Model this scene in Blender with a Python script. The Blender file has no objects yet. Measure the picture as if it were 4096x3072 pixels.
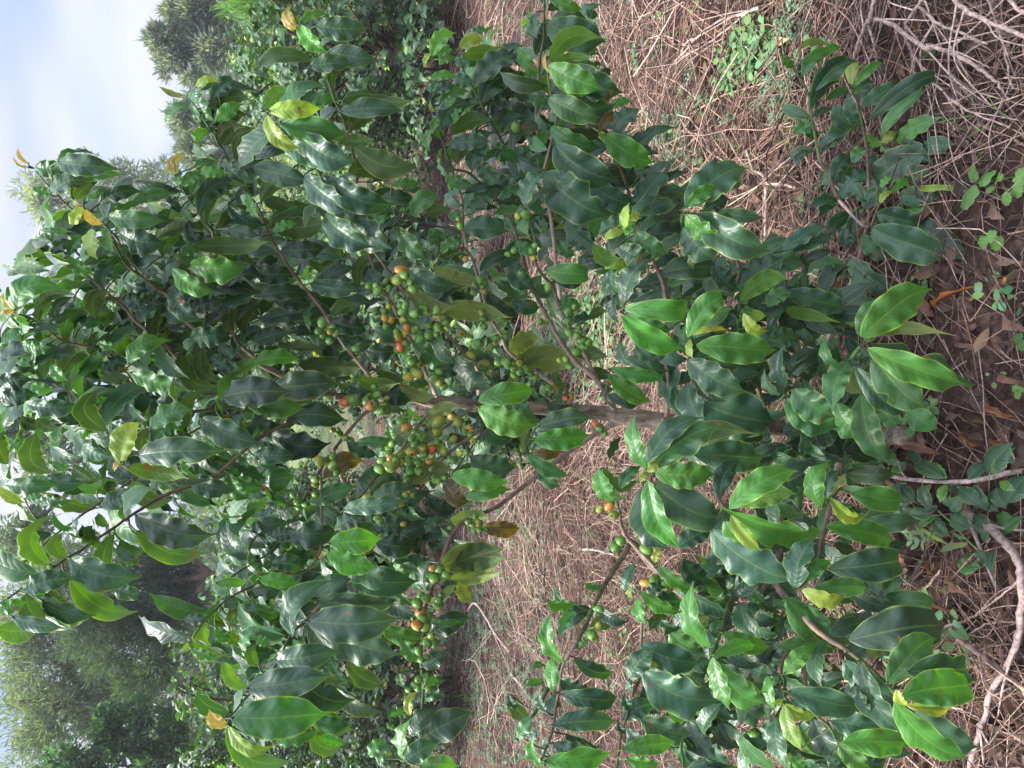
import bpy, math, random
import numpy as np
from mathutils import Vector
SC = bpy.context.scene
COL = SC.collection
rng = np.random.default_rng(7)
random.seed(7)
rad = math.radians

# ------------------------------------------------------------------ camera
CAMH = 1.5
PITCH = rad(20)
F = 3072.0            # focal length in photo pixels (4096 wide)
C0 = np.array([0.0, 0.0, CAMH])
FWD = np.array([0.0, math.cos(PITCH), -math.sin(PITCH)])
UPC = np.array([0.0, math.sin(PITCH), math.cos(PITCH)])
RT = -UPC             # picture right  (the phone was held on its side)
UP = np.array([1.0, 0, 0])   # picture up
WUP = np.array([0, 0, 1.0])

def pt(X, Y, D):
    """point seen at photo pixel (X, Y) at the distance D along y"""
    d = FWD + RT * (X - 2048) / F + UP * (1536 - Y) / F
    return C0 + d * (D / d[1])
def gnd(X, Y, h=0.0):
    d = FWD + RT * (X - 2048) / F + UP * (1536 - Y) / F
    return C0 + d * ((h - CAMH) / d[2])
def zdepth(P):
    return float(np.dot(np.asarray(P) - C0, FWD))
K = 1659 / 1024.0
def tp(c, r, x, y):
    return c * 1024 + x / K, r * 1024 + y / K
def nrm(v):
    v = np.asarray(v, float)
    return v / (np.linalg.norm(v, axis=-1, keepdims=True) + 1e-12)

cam = bpy.data.cameras.new('camera'); camo = bpy.data.objects.new('camera', cam); COL.objects.link(camo)
cam.sensor_fit = 'HORIZONTAL'; cam.sensor_width = 36; cam.lens = 27
cam.clip_start = 0.05; cam.clip_end = 3000
from mathutils import Matrix
m = Matrix(((RT[0], UP[0], -FWD[0], 0), (RT[1], UP[1], -FWD[1], 0), (RT[2], UP[2], -FWD[2], CAMH), (0, 0, 0, 1)))
camo.matrix_world = m
SC.camera = camo

# ------------------------------------------------------------------ object helpers
def tag(o, label=None, cat=None, group=None, kind=None):
    if label: o['label'] = label
    if cat: o['category'] = cat
    if group: o['group'] = group
    if kind: o['kind'] = kind
    return o
def empty(name, loc=(0, 0, 0), rz=0.0):
    o = bpy.data.objects.new(name, None); COL.objects.link(o)
    o.location = loc; o.rotation_euler = (0, 0, rz); o.empty_display_size = 0.1
    return o

class MB:
    def __init__(s):
        s.v = []; s.f = []; s.uv = []; s.c = []; s.n = 0; s.mi = []
    def add(s, v, f, uv=None, c=(1, 1, 1), mi=0):
        """v (n,3), f (m,k) int, uv (n,2), c rgb or (n,3)"""
        v = np.asarray(v, float); f = np.asarray(f, int)
        s.v.append(v); s.f.append(f + s.n); s.n += len(v)
        s.uv.append(np.zeros((len(v), 2)) if uv is None else np.asarray(uv, float))
        c = np.asarray(c, float)
        s.c.append(np.tile(c, (len(v), 1)) if c.ndim == 1 else c)
        s.mi.append(np.full(len(f), mi))
    def build(s, name, mats, parent=None, smooth=True, origin=None):
        if not isinstance(mats, (list, tuple)): mats = [mats]
        V = np.concatenate(s.v) if s.v else np.zeros((0, 3))
        if origin is not None: V = V - np.asarray(origin)
        me = bpy.data.meshes.new(name)
        me.vertices.add(len(V)); me.vertices.foreach_set('co', V.ravel())
        tot = sum(f.size for f in s.f); npoly = sum(len(f) for f in s.f)
        me.loops.add(tot); me.polygons.add(npoly)
        lv = np.concatenate([f.ravel() for f in s.f]) if s.f else np.zeros(0, int)
        cnt = np.concatenate([np.full(len(f), f.shape[1]) for f in s.f]) if s.f else np.zeros(0, int)
        st = np.concatenate([[0], np.cumsum(cnt)[:-1]]) if len(cnt) else cnt
        me.loops.foreach_set('vertex_index', lv.astype(np.int32))
        me.polygons.foreach_set('loop_start', st.astype(np.int32))
        me.polygons.foreach_set('loop_total', cnt.astype(np.int32))
        me.polygons.foreach_set('material_index', np.concatenate(s.mi).astype(np.int32))
        me.polygons.foreach_set('use_smooth', np.full(npoly, smooth))
        UV = np.concatenate(s.uv)[lv]
        l = me.uv_layers.new(name='UVMap'); l.data.foreach_set('uv', UV.ravel().astype(np.float32))
        Cc = np.concatenate(s.c); Cc = np.concatenate([Cc, np.ones((len(Cc), 1))], 1)
        a = me.color_attributes.new('tint', 'FLOAT_COLOR', 'POINT'); a.data.foreach_set('color', Cc.ravel().astype(np.float32))
        me.update(calc_edges=True); me.validate()
        for mm in mats: me.materials.append(mm)
        o = bpy.data.objects.new(name, me); COL.objects.link(o)
        if parent: o.parent = parent
        if origin is not None: o.location = origin
        return o

def smooth_line(P, n=6):
    P = np.asarray(P, float)
    if len(P) < 3:
        t = np.linspace(0, 1, n + 1)[:, None]
        return P[0] * (1 - t) + P[-1] * t
    Q = np.vstack([2 * P[0] - P[1], P, 2 * P[-1] - P[-2]])
    out = []
    for i in range(1, len(Q) - 2):
        p0, p1, p2, p3 = Q[i - 1], Q[i], Q[i + 1], Q[i + 2]
        for t in np.linspace(0, 1, n, endpoint=False):
            out.append(.5 * ((2 * p1) + (-p0 + p2) * t + (2 * p0 - 5 * p1 + 4 * p2 - p3) * t * t + (-p0 + 3 * p1 - 3 * p2 + p3) * t ** 3))
    out.append(P[-1])
    return np.array(out)

def tube(mb, P, R, sides=7, c=(1, 1, 1), rough=0.0, cap=True, mi=0, uvs=1.0, ridge=0.0):
    P = np.asarray(P, float); n = len(P)
    R = np.broadcast_to(np.asarray(R, float), (n,))
    T = nrm(np.gradient(P, axis=0))
    a = np.array([0, 0, 1.0]) if abs(T[0][2]) < .8 else np.array([1.0, 0, 0])
    N = np.zeros_like(P); N[0] = nrm(np.cross(T[0], a))
    for i in range(1, n):
        v = N[i - 1] - T[i] * np.dot(N[i - 1], T[i]); N[i] = nrm(v)
    B = np.cross(T, N)
    th = np.linspace(0, 2 * np.pi, sides, endpoint=False)
    rr = R[:, None] * (1 + (rng.normal(0, rough, (n, sides)) if rough else 0))
    if ridge:
        Lr_ = np.concatenate([[0], np.cumsum(np.linalg.norm(np.diff(P, axis=0), axis=1))])
        ph_ = rng.uniform(0, 6.3, 6)
        for q_, (ka, kl) in enumerate(((3, 14), (5, 31), (7, 23), (9, 60), (4, 90), (11, 45))):
            rr = rr * (1 + ridge * np.sin(ka * th[None] + ph_[q_] + 1.6 * np.sin(kl * Lr_[:, None] + ph_[5 - q_])) / (1 + q_ * .4))
    V = P[:, None] + rr[..., None] * (np.cos(th)[None, :, None] * N[:, None] + np.sin(th)[None, :, None] * B[:, None])
    L = np.concatenate([[0], np.cumsum(np.linalg.norm(np.diff(P, axis=0), axis=1))])
    uv = np.stack([np.broadcast_to(L[:, None] * uvs, (n, sides)), np.broadcast_to(th[None] / (2 * np.pi), (n, sides))], -1)
    i = np.arange(n - 1)[:, None] * sides; j = np.arange(sides)[None]; j2 = (j + 1) % sides
    f = np.stack([i + j, i + j2, i + sides + j2, i + sides + j], -1).reshape(-1, 4)
    c = np.asarray(c, float)
    if c.ndim == 2: c = np.repeat(c, sides, 0)
    mb.add(V.reshape(-1, 3), f, uv.reshape(-1, 2), c, mi)
    if cap:
        for k, ii in ((0, 0), (n - 1, 1)):
            cv = np.vstack([V[k], P[k][None] + T[k] * (R[k] * .4 if ii else -R[k] * .4)])
            ff = np.array([[a_, (a_ + 1) % sides, sides] if ii else [(a_ + 1) % sides, a_, sides] for a_ in range(sides)])
            mb.add(cv, ff, None, c[0] if c.ndim == 2 and k == 0 else (c[-1] if c.ndim == 2 else c), mi)

# ------------------------------------------------------------------ leaves
def wprof(t, tip=.74):
    w = np.sin(np.pi * np.clip(t, 0, 1) ** .92) ** .72
    k = np.clip((t - .74) / .24, 0, 1); k = k * k * (3 - 2 * k)
    return w * (1 - k * tip)
def leaf(mb, P0, P1, w, n, bow=.12, bowdir=None, fold=.22, ruf=.5, c=(.03, .1, .03), ns=20, nc=6, curl=0.15, seed=None, cut=1.0):
    """one leaf blade from P0 to P1, full width w, upper side towards n"""
    P0 = np.asarray(P0, float); P1 = np.asarray(P1, float)
    L = np.linalg.norm(P1 - P0)
    if L < 1e-4: return
    d = (P1 - P0) / L
    n = nrm(n - d * np.dot(n, d))
    if bowdir is None:
        b = WUP - d * d[2]
        b = n if np.linalg.norm(b) < .25 else nrm(b)
    else: b = nrm(bowdir - d * np.dot(bowdir, d))
    t = np.linspace(0, cut, ns + 1)
    sh = (4 * t * (1 - t)) * (1 + .25 * (t - .5)) * bow * L
    side0 = np.cross(d, n)
    wob = np.sin(t * 3.1 + rng.uniform(0, 6.3)) * .02 * L
    Cn = P0 + d * (t * L)[:, None] + b * sh[:, None] + side0 * (wob * t * (1 - t) * 4)[:, None]
    Cn = Cn + n * (-(t ** 3) * curl * L * .35 )[:, None]
    T = nrm(np.gradient(Cn, axis=0))
    Nn = nrm(n - T * (T @ n)[:, None]); S = np.cross(T, Nn)
    v = np.linspace(-1, 1, nc + 1)
    hw = w * .5 * wprof(t / 1.0)
    hw = np.maximum(hw, w * .008 + .0004)
    ph = rng.uniform(0, 6.3); ph2 = rng.uniform(0, 6.3); fr = rng.uniform(4.5, 8.5)
    wav1 = np.sin(t * fr * 3.1 + ph + np.sin(t * 7 + ph2)); wav2 = np.sin(t * fr * 3.3 + ph2)
    fo = fold * rng.uniform(.5, 1.7)
    lift = np.abs(v)[None, :] * (math.sin(fo) + .22) - .46 * (v ** 2)[None]
    wv = np.where(v[None] > 0, wav1[:, None], wav2[:, None]) * (np.abs(v) ** 2.2)[None] * ruf * .34
    env = np.clip(np.minimum(t * 5, (1 - t) * 4), 0, 1)[:, None]
    edge = 1 + .03 * np.where(v[None] > 0, np.sin(t * fr * 3.6 + ph)[:, None], np.sin(t * fr * 3.9 + ph2)[:, None]) * (np.abs(v)[None] ** 2)
    if nc >= 6 and rng.random() < .2:      # a bite out of the margin
        sd_ = 1 if rng.random() < .5 else -1; t0_ = rng.uniform(.3, .85); dp_ = rng.uniform(.25, .6)
        edge = edge * np.where((v[None] * sd_) > .2, 1 - dp_ * np.exp(-((t[:, None] - t0_) / rng.uniform(.025, .06)) ** 2), 1)
    V = Cn[:, None] + S[:, None] * (v[None] * hw[:, None] * math.cos(fo) * edge)[..., None] + Nn[:, None] * (hw[:, None] * (lift + wv * env))[..., None]
    uv = np.stack([np.broadcast_to(t[:, None], V.shape[:2]), np.broadcast_to((v[None] + 1) / 2, V.shape[:2])], -1)
    i = np.arange(ns)[:, None] * (nc + 1); j = np.arange(nc)[None]
    f = np.stack([i + j, i + j + 1, i + nc + 2 + j, i + nc + 1 + j], -1).reshape(-1, 4)
    mb.add(V.reshape(-1, 3), f, uv.reshape(-1, 2), c)

# ------------------------------------------------------------------ materials
def mat(name):
    mm = bpy.data.materials.new(name); mm.use_nodes = True
    nt = mm.node_tree; nt.nodes.clear()
    return mm, nt, nt.nodes, nt.links
def N(nt, typ, **kw):
    n = nt.nodes.new(typ)
    for k, v in kw.items():
        if k.startswith('i_'):
            n.inputs[k[2:].replace('_', ' ')].default_value = v
        else: setattr(n, k, v)
    return n
def math_(nt, op, a, b=None, cl=False):
    n = nt.nodes.new('ShaderNodeMath'); n.operation = op; n.use_clamp = cl
    for i, x in enumerate((a, b)):
        if x is None: continue
        if isinstance(x, (int, float)): n.inputs[i].default_value = x
        else: nt.links.new(x, n.inputs[i])
    return n.outputs[0]
def mixc(nt, fac, a, b, mode='MIX'):
    n = nt.nodes.new('ShaderNodeMix'); n.data_type = 'RGBA'; n.blend_type = mode
    for sock, x in ((n.inputs['Factor'], fac), (n.inputs['A'], a), (n.inputs['B'], b)):
        pass
    def setin(s, x):
        if isinstance(x, (int, float)): s.default_value = x
        elif isinstance(x, tuple): s.default_value = (*x, 1) if len(x) == 3 else x
        else: nt.links.new(x, s)
    setin(n.inputs[0], fac); setin(n.inputs[6], a); setin(n.inputs[7], b)
    return n.outputs[2]
def ramp(nt, fac, stops):
    n = nt.nodes.new('ShaderNodeValToRGB')
    e = n.color_ramp.elements
    while len(e) < len(stops): e.new(.5)
    for el, (p, c) in zip(e, stops):
        el.position = p; el.color = (*c, 1) if len(c) == 3 else c
    nt.links.new(fac, n.inputs[0]); return n.outputs[0]

def leaf_material(name, veins=True, trans=.22, rough=.42, spec=.52, back=(1.5, 1.35, 1.25), edge=(.30, .42, .05), spots=True, bumpk=1.0):
    mm, nt, nd, lk = mat(name)
    tint = N(nt, 'ShaderNodeAttribute', attribute_name='tint').outputs['Color']
    uv = N(nt, 'ShaderNodeUVMap', uv_map='UVMap').outputs[0]
    sx = nd.new('ShaderNodeSeparateXYZ'); lk.new(uv, sx.inputs[0])
    t, v = sx.outputs[0], sx.outputs[1]
    av = math_(nt, 'ABSOLUTE', math_(nt, 'SUBTRACT', math_(nt, 'MULTIPLY', v, 2.0), 1.0))
    geo = nd.new('ShaderNodeNewGeometry')
    nz = N(nt, 'ShaderNodeTexNoise', i_Scale=28.0, i_Detail=3.0); lk.new(geo.outputs['Position'], nz.inputs['Vector'])
    nfac = nz.outputs['Fac']
    col = mixc(nt, 1.0, tint, ramp(nt, nfac, [(.3, (.72, .76, .72)), (.7, (1.22, 1.18, 1.2))]), 'MULTIPLY')
    mid = math_(nt, 'LESS_THAN', av, .035)
    midf = math_(nt, 'MULTIPLY', math_(nt, 'SUBTRACT', 1.0, math_(nt, 'DIVIDE', av, .075), True), .62)
    # side veins run as chevrons
    ch = math_(nt, 'SUBTRACT', math_(nt, 'MULTIPLY', t, 9.5), math_(nt, 'MULTIPLY', math_(nt, 'POWER', av, 1.25), 1.5))
    tri = math_(nt, 'ABSOLUTE', math_(nt, 'SUBTRACT', math_(nt, 'FRACT', ch), .5))    # 0 mid-panel, .5 at vein
    vein = math_(nt, 'MULTIPLY', math_(nt, 'SUBTRACT', tri, .43), 14.0, True)
    if veins:
        col = mixc(nt, math_(nt, 'MULTIPLY', vein, .12), col, mixc(nt, 1.0, col, (1.9, 1.7, 1.6), 'MULTIPLY'))
        col = mixc(nt, midf, col, mixc(nt, 1.0, mixc(nt, .5, tint, (.10, .16, .05)), (1.7, 1.7, 1.3), 'MULTIPLY'))
        ef = math_(nt, 'MULTIPLY', math_(nt, 'SUBTRACT', av, .90), 11.0, True)
        ef = math_(nt, 'MULTIPLY', ef, math_(nt, 'ADD', .25, math_(nt, 'MULTIPLY', nfac, .9)))
        col = mixc(nt, ef, col, mixc(nt, .55, mixc(nt, 1.0, tint, (2.4, 2.2, 1.4), 'MULTIPLY'), edge))
    if spots:
        n2 = N(nt, 'ShaderNodeTexNoise', i_Scale=42.0, i_Detail=2.0); lk.new(geo.outputs['Position'], n2.inputs['Vector'])
        sp = math_(nt, 'MULTIPLY', math_(nt, 'SUBTRACT', n2.outputs['Fac'], .71), 26.0, True)
        col = mixc(nt, sp, col, (.13, .07, .025))
        tipf = math_(nt, 'MULTIPLY', math_(nt, 'SUBTRACT', math_(nt, 'ADD', t, math_(nt, 'MULTIPLY', nfac, .35)), 1.13), 12.0, True)
        n5 = N(nt, 'ShaderNodeTexNoise', i_Scale=11.0); lk.new(geo.outputs['Position'], n5.inputs['Vector'])
        tipf = math_(nt, 'MULTIPLY', tipf, math_(nt, 'GREATER_THAN', n5.outputs['Fac'], .56))
        col = mixc(nt, tipf, col, (.16, .085, .035))
        n3 = N(nt, 'ShaderNodeTexNoise', i_Scale=7.0, i_Detail=2.0); lk.new(geo.outputs['Position'], n3.inputs['Vector'])
        col = mixc(nt, 1.0, col, ramp(nt, n3.outputs['Fac'], [(.35, (.85, .9, .9)), (.65, (1.2, 1.1, .95))]), 'MULTIPLY')
    bk = mixc(nt, 1.0, mixc(nt, .3, col, (.07, .11, .035)), (*back,), 'MULTIPLY')
    col2 = mixc(nt, geo.outputs['Backfacing'], col, bk)
    h = math_(nt, 'ADD', math_(nt, 'MULTIPLY', math_(nt, 'SUBTRACT', .25, math_(nt, 'MULTIPLY', tri, tri)), 4.0),
              math_(nt, 'MULTIPLY', math_(nt, 'MINIMUM', math_(nt, 'MULTIPLY', av, 9.0), 1.0), .9))
    h = math_(nt, 'ADD', h, math_(nt, 'MULTIPLY', nfac, .5))
    bp = N(nt, 'ShaderNodeBump', i_Strength=.26 * bumpk, i_Distance=.0012); lk.new(h, bp.inputs['Height'])
    pb = nd.new('ShaderNodeBsdfPrincipled'); pb.inputs['IOR'].default_value = 1.5
    lk.new(col2, pb.inputs['Base Color']); lk.new(bp.outputs[0], pb.inputs['Normal'])
    rn = math_(nt, 'ADD', math_(nt, 'MULTIPLY', nfac, .22), rough - .11)
    rr = nd.new('ShaderNodeMix'); rr.data_type = 'FLOAT'
    lk.new(geo.outputs['Backfacing'], rr.inputs[0]); lk.new(rn, rr.inputs[2]); rr.inputs[3].default_value = .62
    lk.new(rr.outputs[0], pb.inputs['Roughness'])
    sp_ = nd.new('ShaderNodeMix'); sp_.data_type = 'FLOAT'
    lk.new(geo.outputs['Backfacing'], sp_.inputs[0]); sp_.inputs[2].default_value = spec; sp_.inputs[3].default_value = .35
    lk.new(sp_.outputs[0], pb.inputs['Specular IOR Level'])
    tr = nd.new('ShaderNodeBsdfTranslucent')
    lk.new(mixc(nt, 1.0, col, (2.3, 2.3, .8), 'MULTIPLY'), tr.inputs['Color'])
    mx = nd.new('ShaderNodeMixShader'); mx.inputs[0].default_value = trans
    lk.new(pb.outputs[0], mx.inputs[1]); lk.new(tr.outputs[0], mx.inputs[2])
    out = nd.new('ShaderNodeOutputMaterial'); lk.new(mx.outputs[0], out.inputs[0])
    return mm

def bark_material(name, c1, c2, scale=60, stretch=(1, 1, 1), bump=.6, rough=.85, use_tint=True, dist=.003):
    mm, nt, nd, lk = mat(name)
    geo = nd.new('ShaderNodeTexCoord')
    mp = nd.new('ShaderNodeMapping'); mp.inputs['Scale'].default_value = stretch
    lk.new(geo.outputs['Object'], mp.inputs[0])
    n1 = N(nt, 'ShaderNodeTexNoise', i_Scale=scale, i_Detail=6.0, i_Roughness=.7); lk.new(mp.outputs[0], n1.inputs['Vector'])
    n2 = N(nt, 'ShaderNodeTexNoise', i_Scale=scale * .2, i_Detail=2.0); lk.new(geo.outputs['Object'], n2.inputs['Vector'])
    col = ramp(nt, n1.outputs['Fac'], [(.32, c1), (.62, c2)])
    col = mixc(nt, 1.0, col, ramp(nt, n2.outputs['Fac'], [(.35, (.7, .7, .7)), (.65, (1.25, 1.22, 1.15))]), 'MULTIPLY')
    if use_tint:
        col = mixc(nt, 1.0, col, N(nt, 'ShaderNodeAttribute', attribute_name='tint').outputs['Color'], 'MULTIPLY')
    bp = N(nt, 'ShaderNodeBump', i_Strength=bump, i_Distance=dist); lk.new(n1.outputs['Fac'], bp.inputs['Height'])
    pb = nd.new('ShaderNodeBsdfPrincipled'); pb.inputs['Roughness'].default_value = rough
    pb.inputs['Specular IOR Level'].default_value = .25
    lk.new(col, pb.inputs['Base Color']); lk.new(bp.outputs[0], pb.inputs['Normal'])
    out = nd.new('ShaderNodeOutputMaterial'); lk.new(pb.outputs[0], out.inputs[0])
    return mm

M_LEAF = leaf_material('coffee_leaf')
M_BGLEAF = leaf_material('background_coffee_leaf', spots=False, trans=.22, rough=.5, spec=.5, bumpk=.3)
M_WEED = leaf_material('weed_leaf', spots=False, trans=.3, rough=.55, spec=.3, edge=(.1, .2, .05), bumpk=.5)
M_NEEDLE = leaf_material('feathery_foliage', veins=False, spots=False, trans=.42, rough=.6, spec=.2, back=(1.1, 1.1, 1.1), bumpk=.0)
M_DRY = leaf_material('dry_leaf', spots=True, trans=.12, rough=.6, spec=.25, back=(1.1, 1.0, .95), edge=(.3, .16, .08))
M_TRUNK = bark_material('coffee_bark', (.05, .038, .028), (.40, .33, .24), scale=42, stretch=(1.6, 1.6, .35), bump=1.0, dist=.006)
M_STEM = bark_material('green_stem', (.6, .6, .6), (1.0, 1.0, 1.0), scale=180, bump=.4, rough=.5, dist=.001)
M_DEAD = bark_material('dead_wood', (.28, .26, .26), (1.0, 1.0, 1.0), scale=120, bump=.6, dist=.0015)
M_FARBARK = bark_material('tree_bark', (.06, .045, .035), (.16, .12, .10), scale=6, bump=.5, dist=.02)
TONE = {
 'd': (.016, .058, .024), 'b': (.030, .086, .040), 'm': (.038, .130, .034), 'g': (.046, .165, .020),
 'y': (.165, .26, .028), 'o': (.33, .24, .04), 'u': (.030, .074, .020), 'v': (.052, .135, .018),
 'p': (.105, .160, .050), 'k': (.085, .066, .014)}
# branch: (name-less) list of "c r x y" points root->tip ; D0 D1 ; half width at root and tip (zoomed px); filler density
BR = [l.split('|') for l in '''
11 1000 930,11 800 870,11 710 740,11 540 530,11 400 310,11 240 110,10 130 1600,10 60 1470,10 0 1330,00 1560 1180,00 1480 1040,00 1400 900,00 1300 740,00 1210 620|1.45 1.25|13 5|1
11 1170 910,11 1080 700,11 1010 560,11 940 420,11 870 290,11 800 180,10 720 1600,10 660 1300,10 630 1010,10 560 780,10 510 640,10 440 470,10 350 330,10 285 200|1.45 1.22|15 5|.6
11 1440 900,11 1440 740,11 1370 650,11 1160 420,11 1040 300,11 940 200,11 870 110,11 800 20,10 620 1400,10 550 1300,10 440 1180,10 380 1090,10 240 920,10 90 760|1.45 1.1|15 5|.4
11 480 880,11 200 780,01 1580 600,01 1500 490,01 1420 400,01 1330 330,00 1380 1560,00 1340 1450,00 1250 1320,00 1170 1200,00 1140 1140|1.5 1.27|12 5|1
11 300 850,01 1300 500,01 1120 290,01 1050 230,01 900 120,01 790 20,00 700 1480,00 640 1440,00 540 1350|1.45 1.22|12 5|1
01 900 120,00 700 1480,00 500 1380,00 400 1290,00 300 1190,00 220 1090|1.32 1.25|8 5|.6
01 1300 880,01 1230 760,01 1050 560,01 900 440,01 780 310,01 660 210,01 540 100,00 400 1620,00 330 1560,00 270 1500|1.42 1.22|12 5|1
01 880 850,01 700 620,01 440 560,01 340 500,01 240 430,01 130 375,01 90 360|1.42 1.25|9 4|.9
11 200 1000,01 1600 1000,01 1340 1090,01 1200 1160,01 900 1290,01 800 1350|1.42 1.1|9 5|.6
11 700 930,11 300 1050,11 0 1200,01 1400 1420,01 1050 1560,01 890 1659,02 740 100,02 560 220,02 360 350,02 130 510,02 -20 600|1.45 1.12|14 6|.7
11 200 950,01 1400 1250,01 1100 1370,01 880 1430,01 790 1500,01 560 1659,02 450 80,02 300 200,02 120 360,02 70 400|1.45 1.22|12 5|.7
11 900 950,11 730 1000,11 620 1110,11 500 1260,11 420 1380,11 340 1520,11 280 1650,12 230 70,12 100 250,02 1640 330,02 1490 430|1.45 1.3|14 5|.25
11 500 1260,12 700 330,12 500 520,12 330 700,12 240 780,12 120 1000,02 1659 1140,02 1500 1310,02 1475 1375|1.4 1.05|12 5|.5
11 420 1380,12 400 300,12 100 430,02 1500 550,02 1340 690,02 1230 850|1.42 1.22|10 5|.8
11 1160 980,11 1040 1110,11 920 1280,11 800 1410,11 700 1530,11 600 1640,12 470 225|1.45 1.12|12 5|.2
11 1400 990,11 1270 1070,11 1120 1200,11 960 1330,11 800 1480,11 690 1570|1.45 1.33|13 6|0
11 1580 1050,11 1380 1180,11 1260 1270,11 1160 1380,11 1080 1490,11 990 1590,12 830 60,12 740 240|1.45 1.3|12 5|.3
21 650 1090,21 500 1180,21 300 1320,21 130 1450,21 0 1550,11 1540 1640,12 1300 110,12 1150 470,12 1100 620,12 1090 760,12 1070 900,12 1080 1100,12 1080 1270,12 1050 1400,12 1000 1480,12 960 1600|1.45 1.12|17 8|.12
31 300 1250,32 0 250,22 1400 400,22 1200 560,22 1050 490,22 870 310,22 780 200,22 700 320,22 580 500,22 500 680,22 420 840,22 340 960,22 150 1290,22 0 1530|1.48 1.0|26 10|.15
22 1050 490,22 780 200,22 720 120,21 690 1640,21 650 1500,21 570 1395|1.2 1.14|18 7|.1
22 420 840,22 340 970,22 300 1170,22 260 1420,22 190 1600,22 170 1670|1.03 .95|12 7|.1
31 300 1250,32 0 450,22 1510 500,22 1400 610,22 1330 850,22 1290 935|1.45 1.0|18 8|.2
32 100 650,22 1380 1300,22 1130 1340,22 1100 1500,22 1120 1700|1.4 1.1|12 7|.9
22 1050 490,22 860 640,22 840 1000,22 800 1150,22 720 1400,22 690 1550,22 680 1700|1.2 1.0|11 7|.1
31 450 1200,31 480 1450,31 375 1620|1.4 .93|16 8|.2
31 450 1350,32 380 60,32 350 200,32 300 370,32 190 500|1.2 .95|16 9|.2
31 300 1300,32 0 300,32 250 700,32 460 860,32 600 960,32 760 1110,32 850 1200|1.45 .84|22 10|.1
32 250 700,32 100 950,32 105 1100,32 105 1240|1.2 .95|12 8|.3
32 250 700,32 250 1200,32 380 1380,32 460 1500|1.2 .93|11 8|.3
31 -50 1050,31 250 1000,31 400 850,31 520 680,31 595 590|1.47 .97|18 10|.3
31 -50 1050,31 50 960,31 110 900|1.45 1.1|12 8|.3
31 200 1150,31 300 760,31 360 600,31 480 370,31 560 180,30 640 1470,30 460 1300,30 400 1130,30 340 1040,30 300 850,30 270 650,30 230 540,30 160 440|1.5 1.5|20 6|.2
31 480 370,30 640 1470,30 650 1290,30 640 1000,30 620 850,30 590 700,30 545 560|1.5 1.4|14 6|.3
30 460 1300,30 640 1470,30 720 1330,30 730 1290|1.45 1.35|10 6|.2
21 660 990,21 560 820,21 420 690,21 310 540,21 230 400,21 160 260,21 80 60,20 0 1450,10 1430 1160,10 1280 1090,10 1230 1040|1.46 1.33|20 6|.3
21 300 850,11 1659 640,11 1590 520,11 1500 350,11 1440 140,11 1400 10,10 1360 1600,10 1340 1400,10 1330 1260,10 1240 1000,10 1150 750,10 1130 670|1.5 1.3|12 5|.3
10 1360 1600,10 1340 1490,10 1200 1470,10 990 1420,10 900 1390|1.34 1.28|8 4|.1
21 560 820,21 470 650,21 400 520,21 320 360,21 260 200,21 160 60,20 150 1560,20 100 1400,20 60 1330|1.46 1.25|16 6|.3
21 320 360,20 250 1400,20 200 1180,20 240 980,20 290 760,20 250 600,20 230 430|1.45 1.2|13 6|.6
20 200 1180,20 160 800,20 170 560,20 180 400,20 210 200,20 210 0,20 200 -60|1.5 1.27|12 6|.7
20 60 1330,20 40 1200,10 1659 1060,10 1580 890,10 1500 750,10 1420 600,10 1340 450,10 1310 330|1.5 1.3|12 6|.9
20 160 800,10 1659 500,10 1500 400,10 1390 420,10 1200 380|1.5 1.35|9 5|.9
21 1000 1000,21 1000 300,20 900 1659,20 800 1520,20 740 1440|1.5 1.1|16 7|.8
21 1100 1000,21 1420 270,21 1440 0,20 1130 1480,20 1110 1380|1.45 1.08|16 8|.6
21 1000 700,20 800 1400,20 640 950,20 560 860|1.5 1.35|12 6|.7
21 1000 1050,21 1000 700,21 800 450,21 720 375|1.45 1.14|14 7|.4
21 1060 1050,21 1160 850,21 1150 640,21 1150 520|1.45 1.06|14 8|.4
31 0 1050,21 1560 800,21 1480 650,21 1470 350|1.45 1.1|14 8|.5
21 660 990,21 600 900,21 640 740|1.45 1.3|9 5|.2
21 980 1060,21 1100 1300,21 990 1400,21 890 1410|1.45 1.03|15 8|.2
31 150 1150,31 0 1500,21 1420 1640|1.45 .98|15 8|.4
11 1560 975,11 1500 950,11 1440 960|1.42 1.2|7 5|0
11 1560 1080,11 1470 1150,11 1350 1300,11 1240 1460|1.42 1.3|7 5|0
21 480 1080,21 300 1250,21 130 1195|1.42 1.25|7 5|0
'''.strip().splitlines()]
TRUNK = ['31 850 1160', '31 500 1150', '31 0 1110', '21 960 1065', '21 700 1035', '21 480 1010', '11 1540 975', '11 1300 950', '11 1030 925', '11 700 910', '11 380 915']
LEAD1 = ['11 380 915', '01 1659 960', '01 1250 1010', '01 1000 1020', '01 740 1050', '01 500 1080', '01 240 1115', '01 0 1155', '01 -160 1175']
LEAD2 = ['11 500 905', '11 100 870', '01 1250 900', '01 880 850', '01 520 840', '01 300 810', '01 0 780', '01 -160 765']

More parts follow.
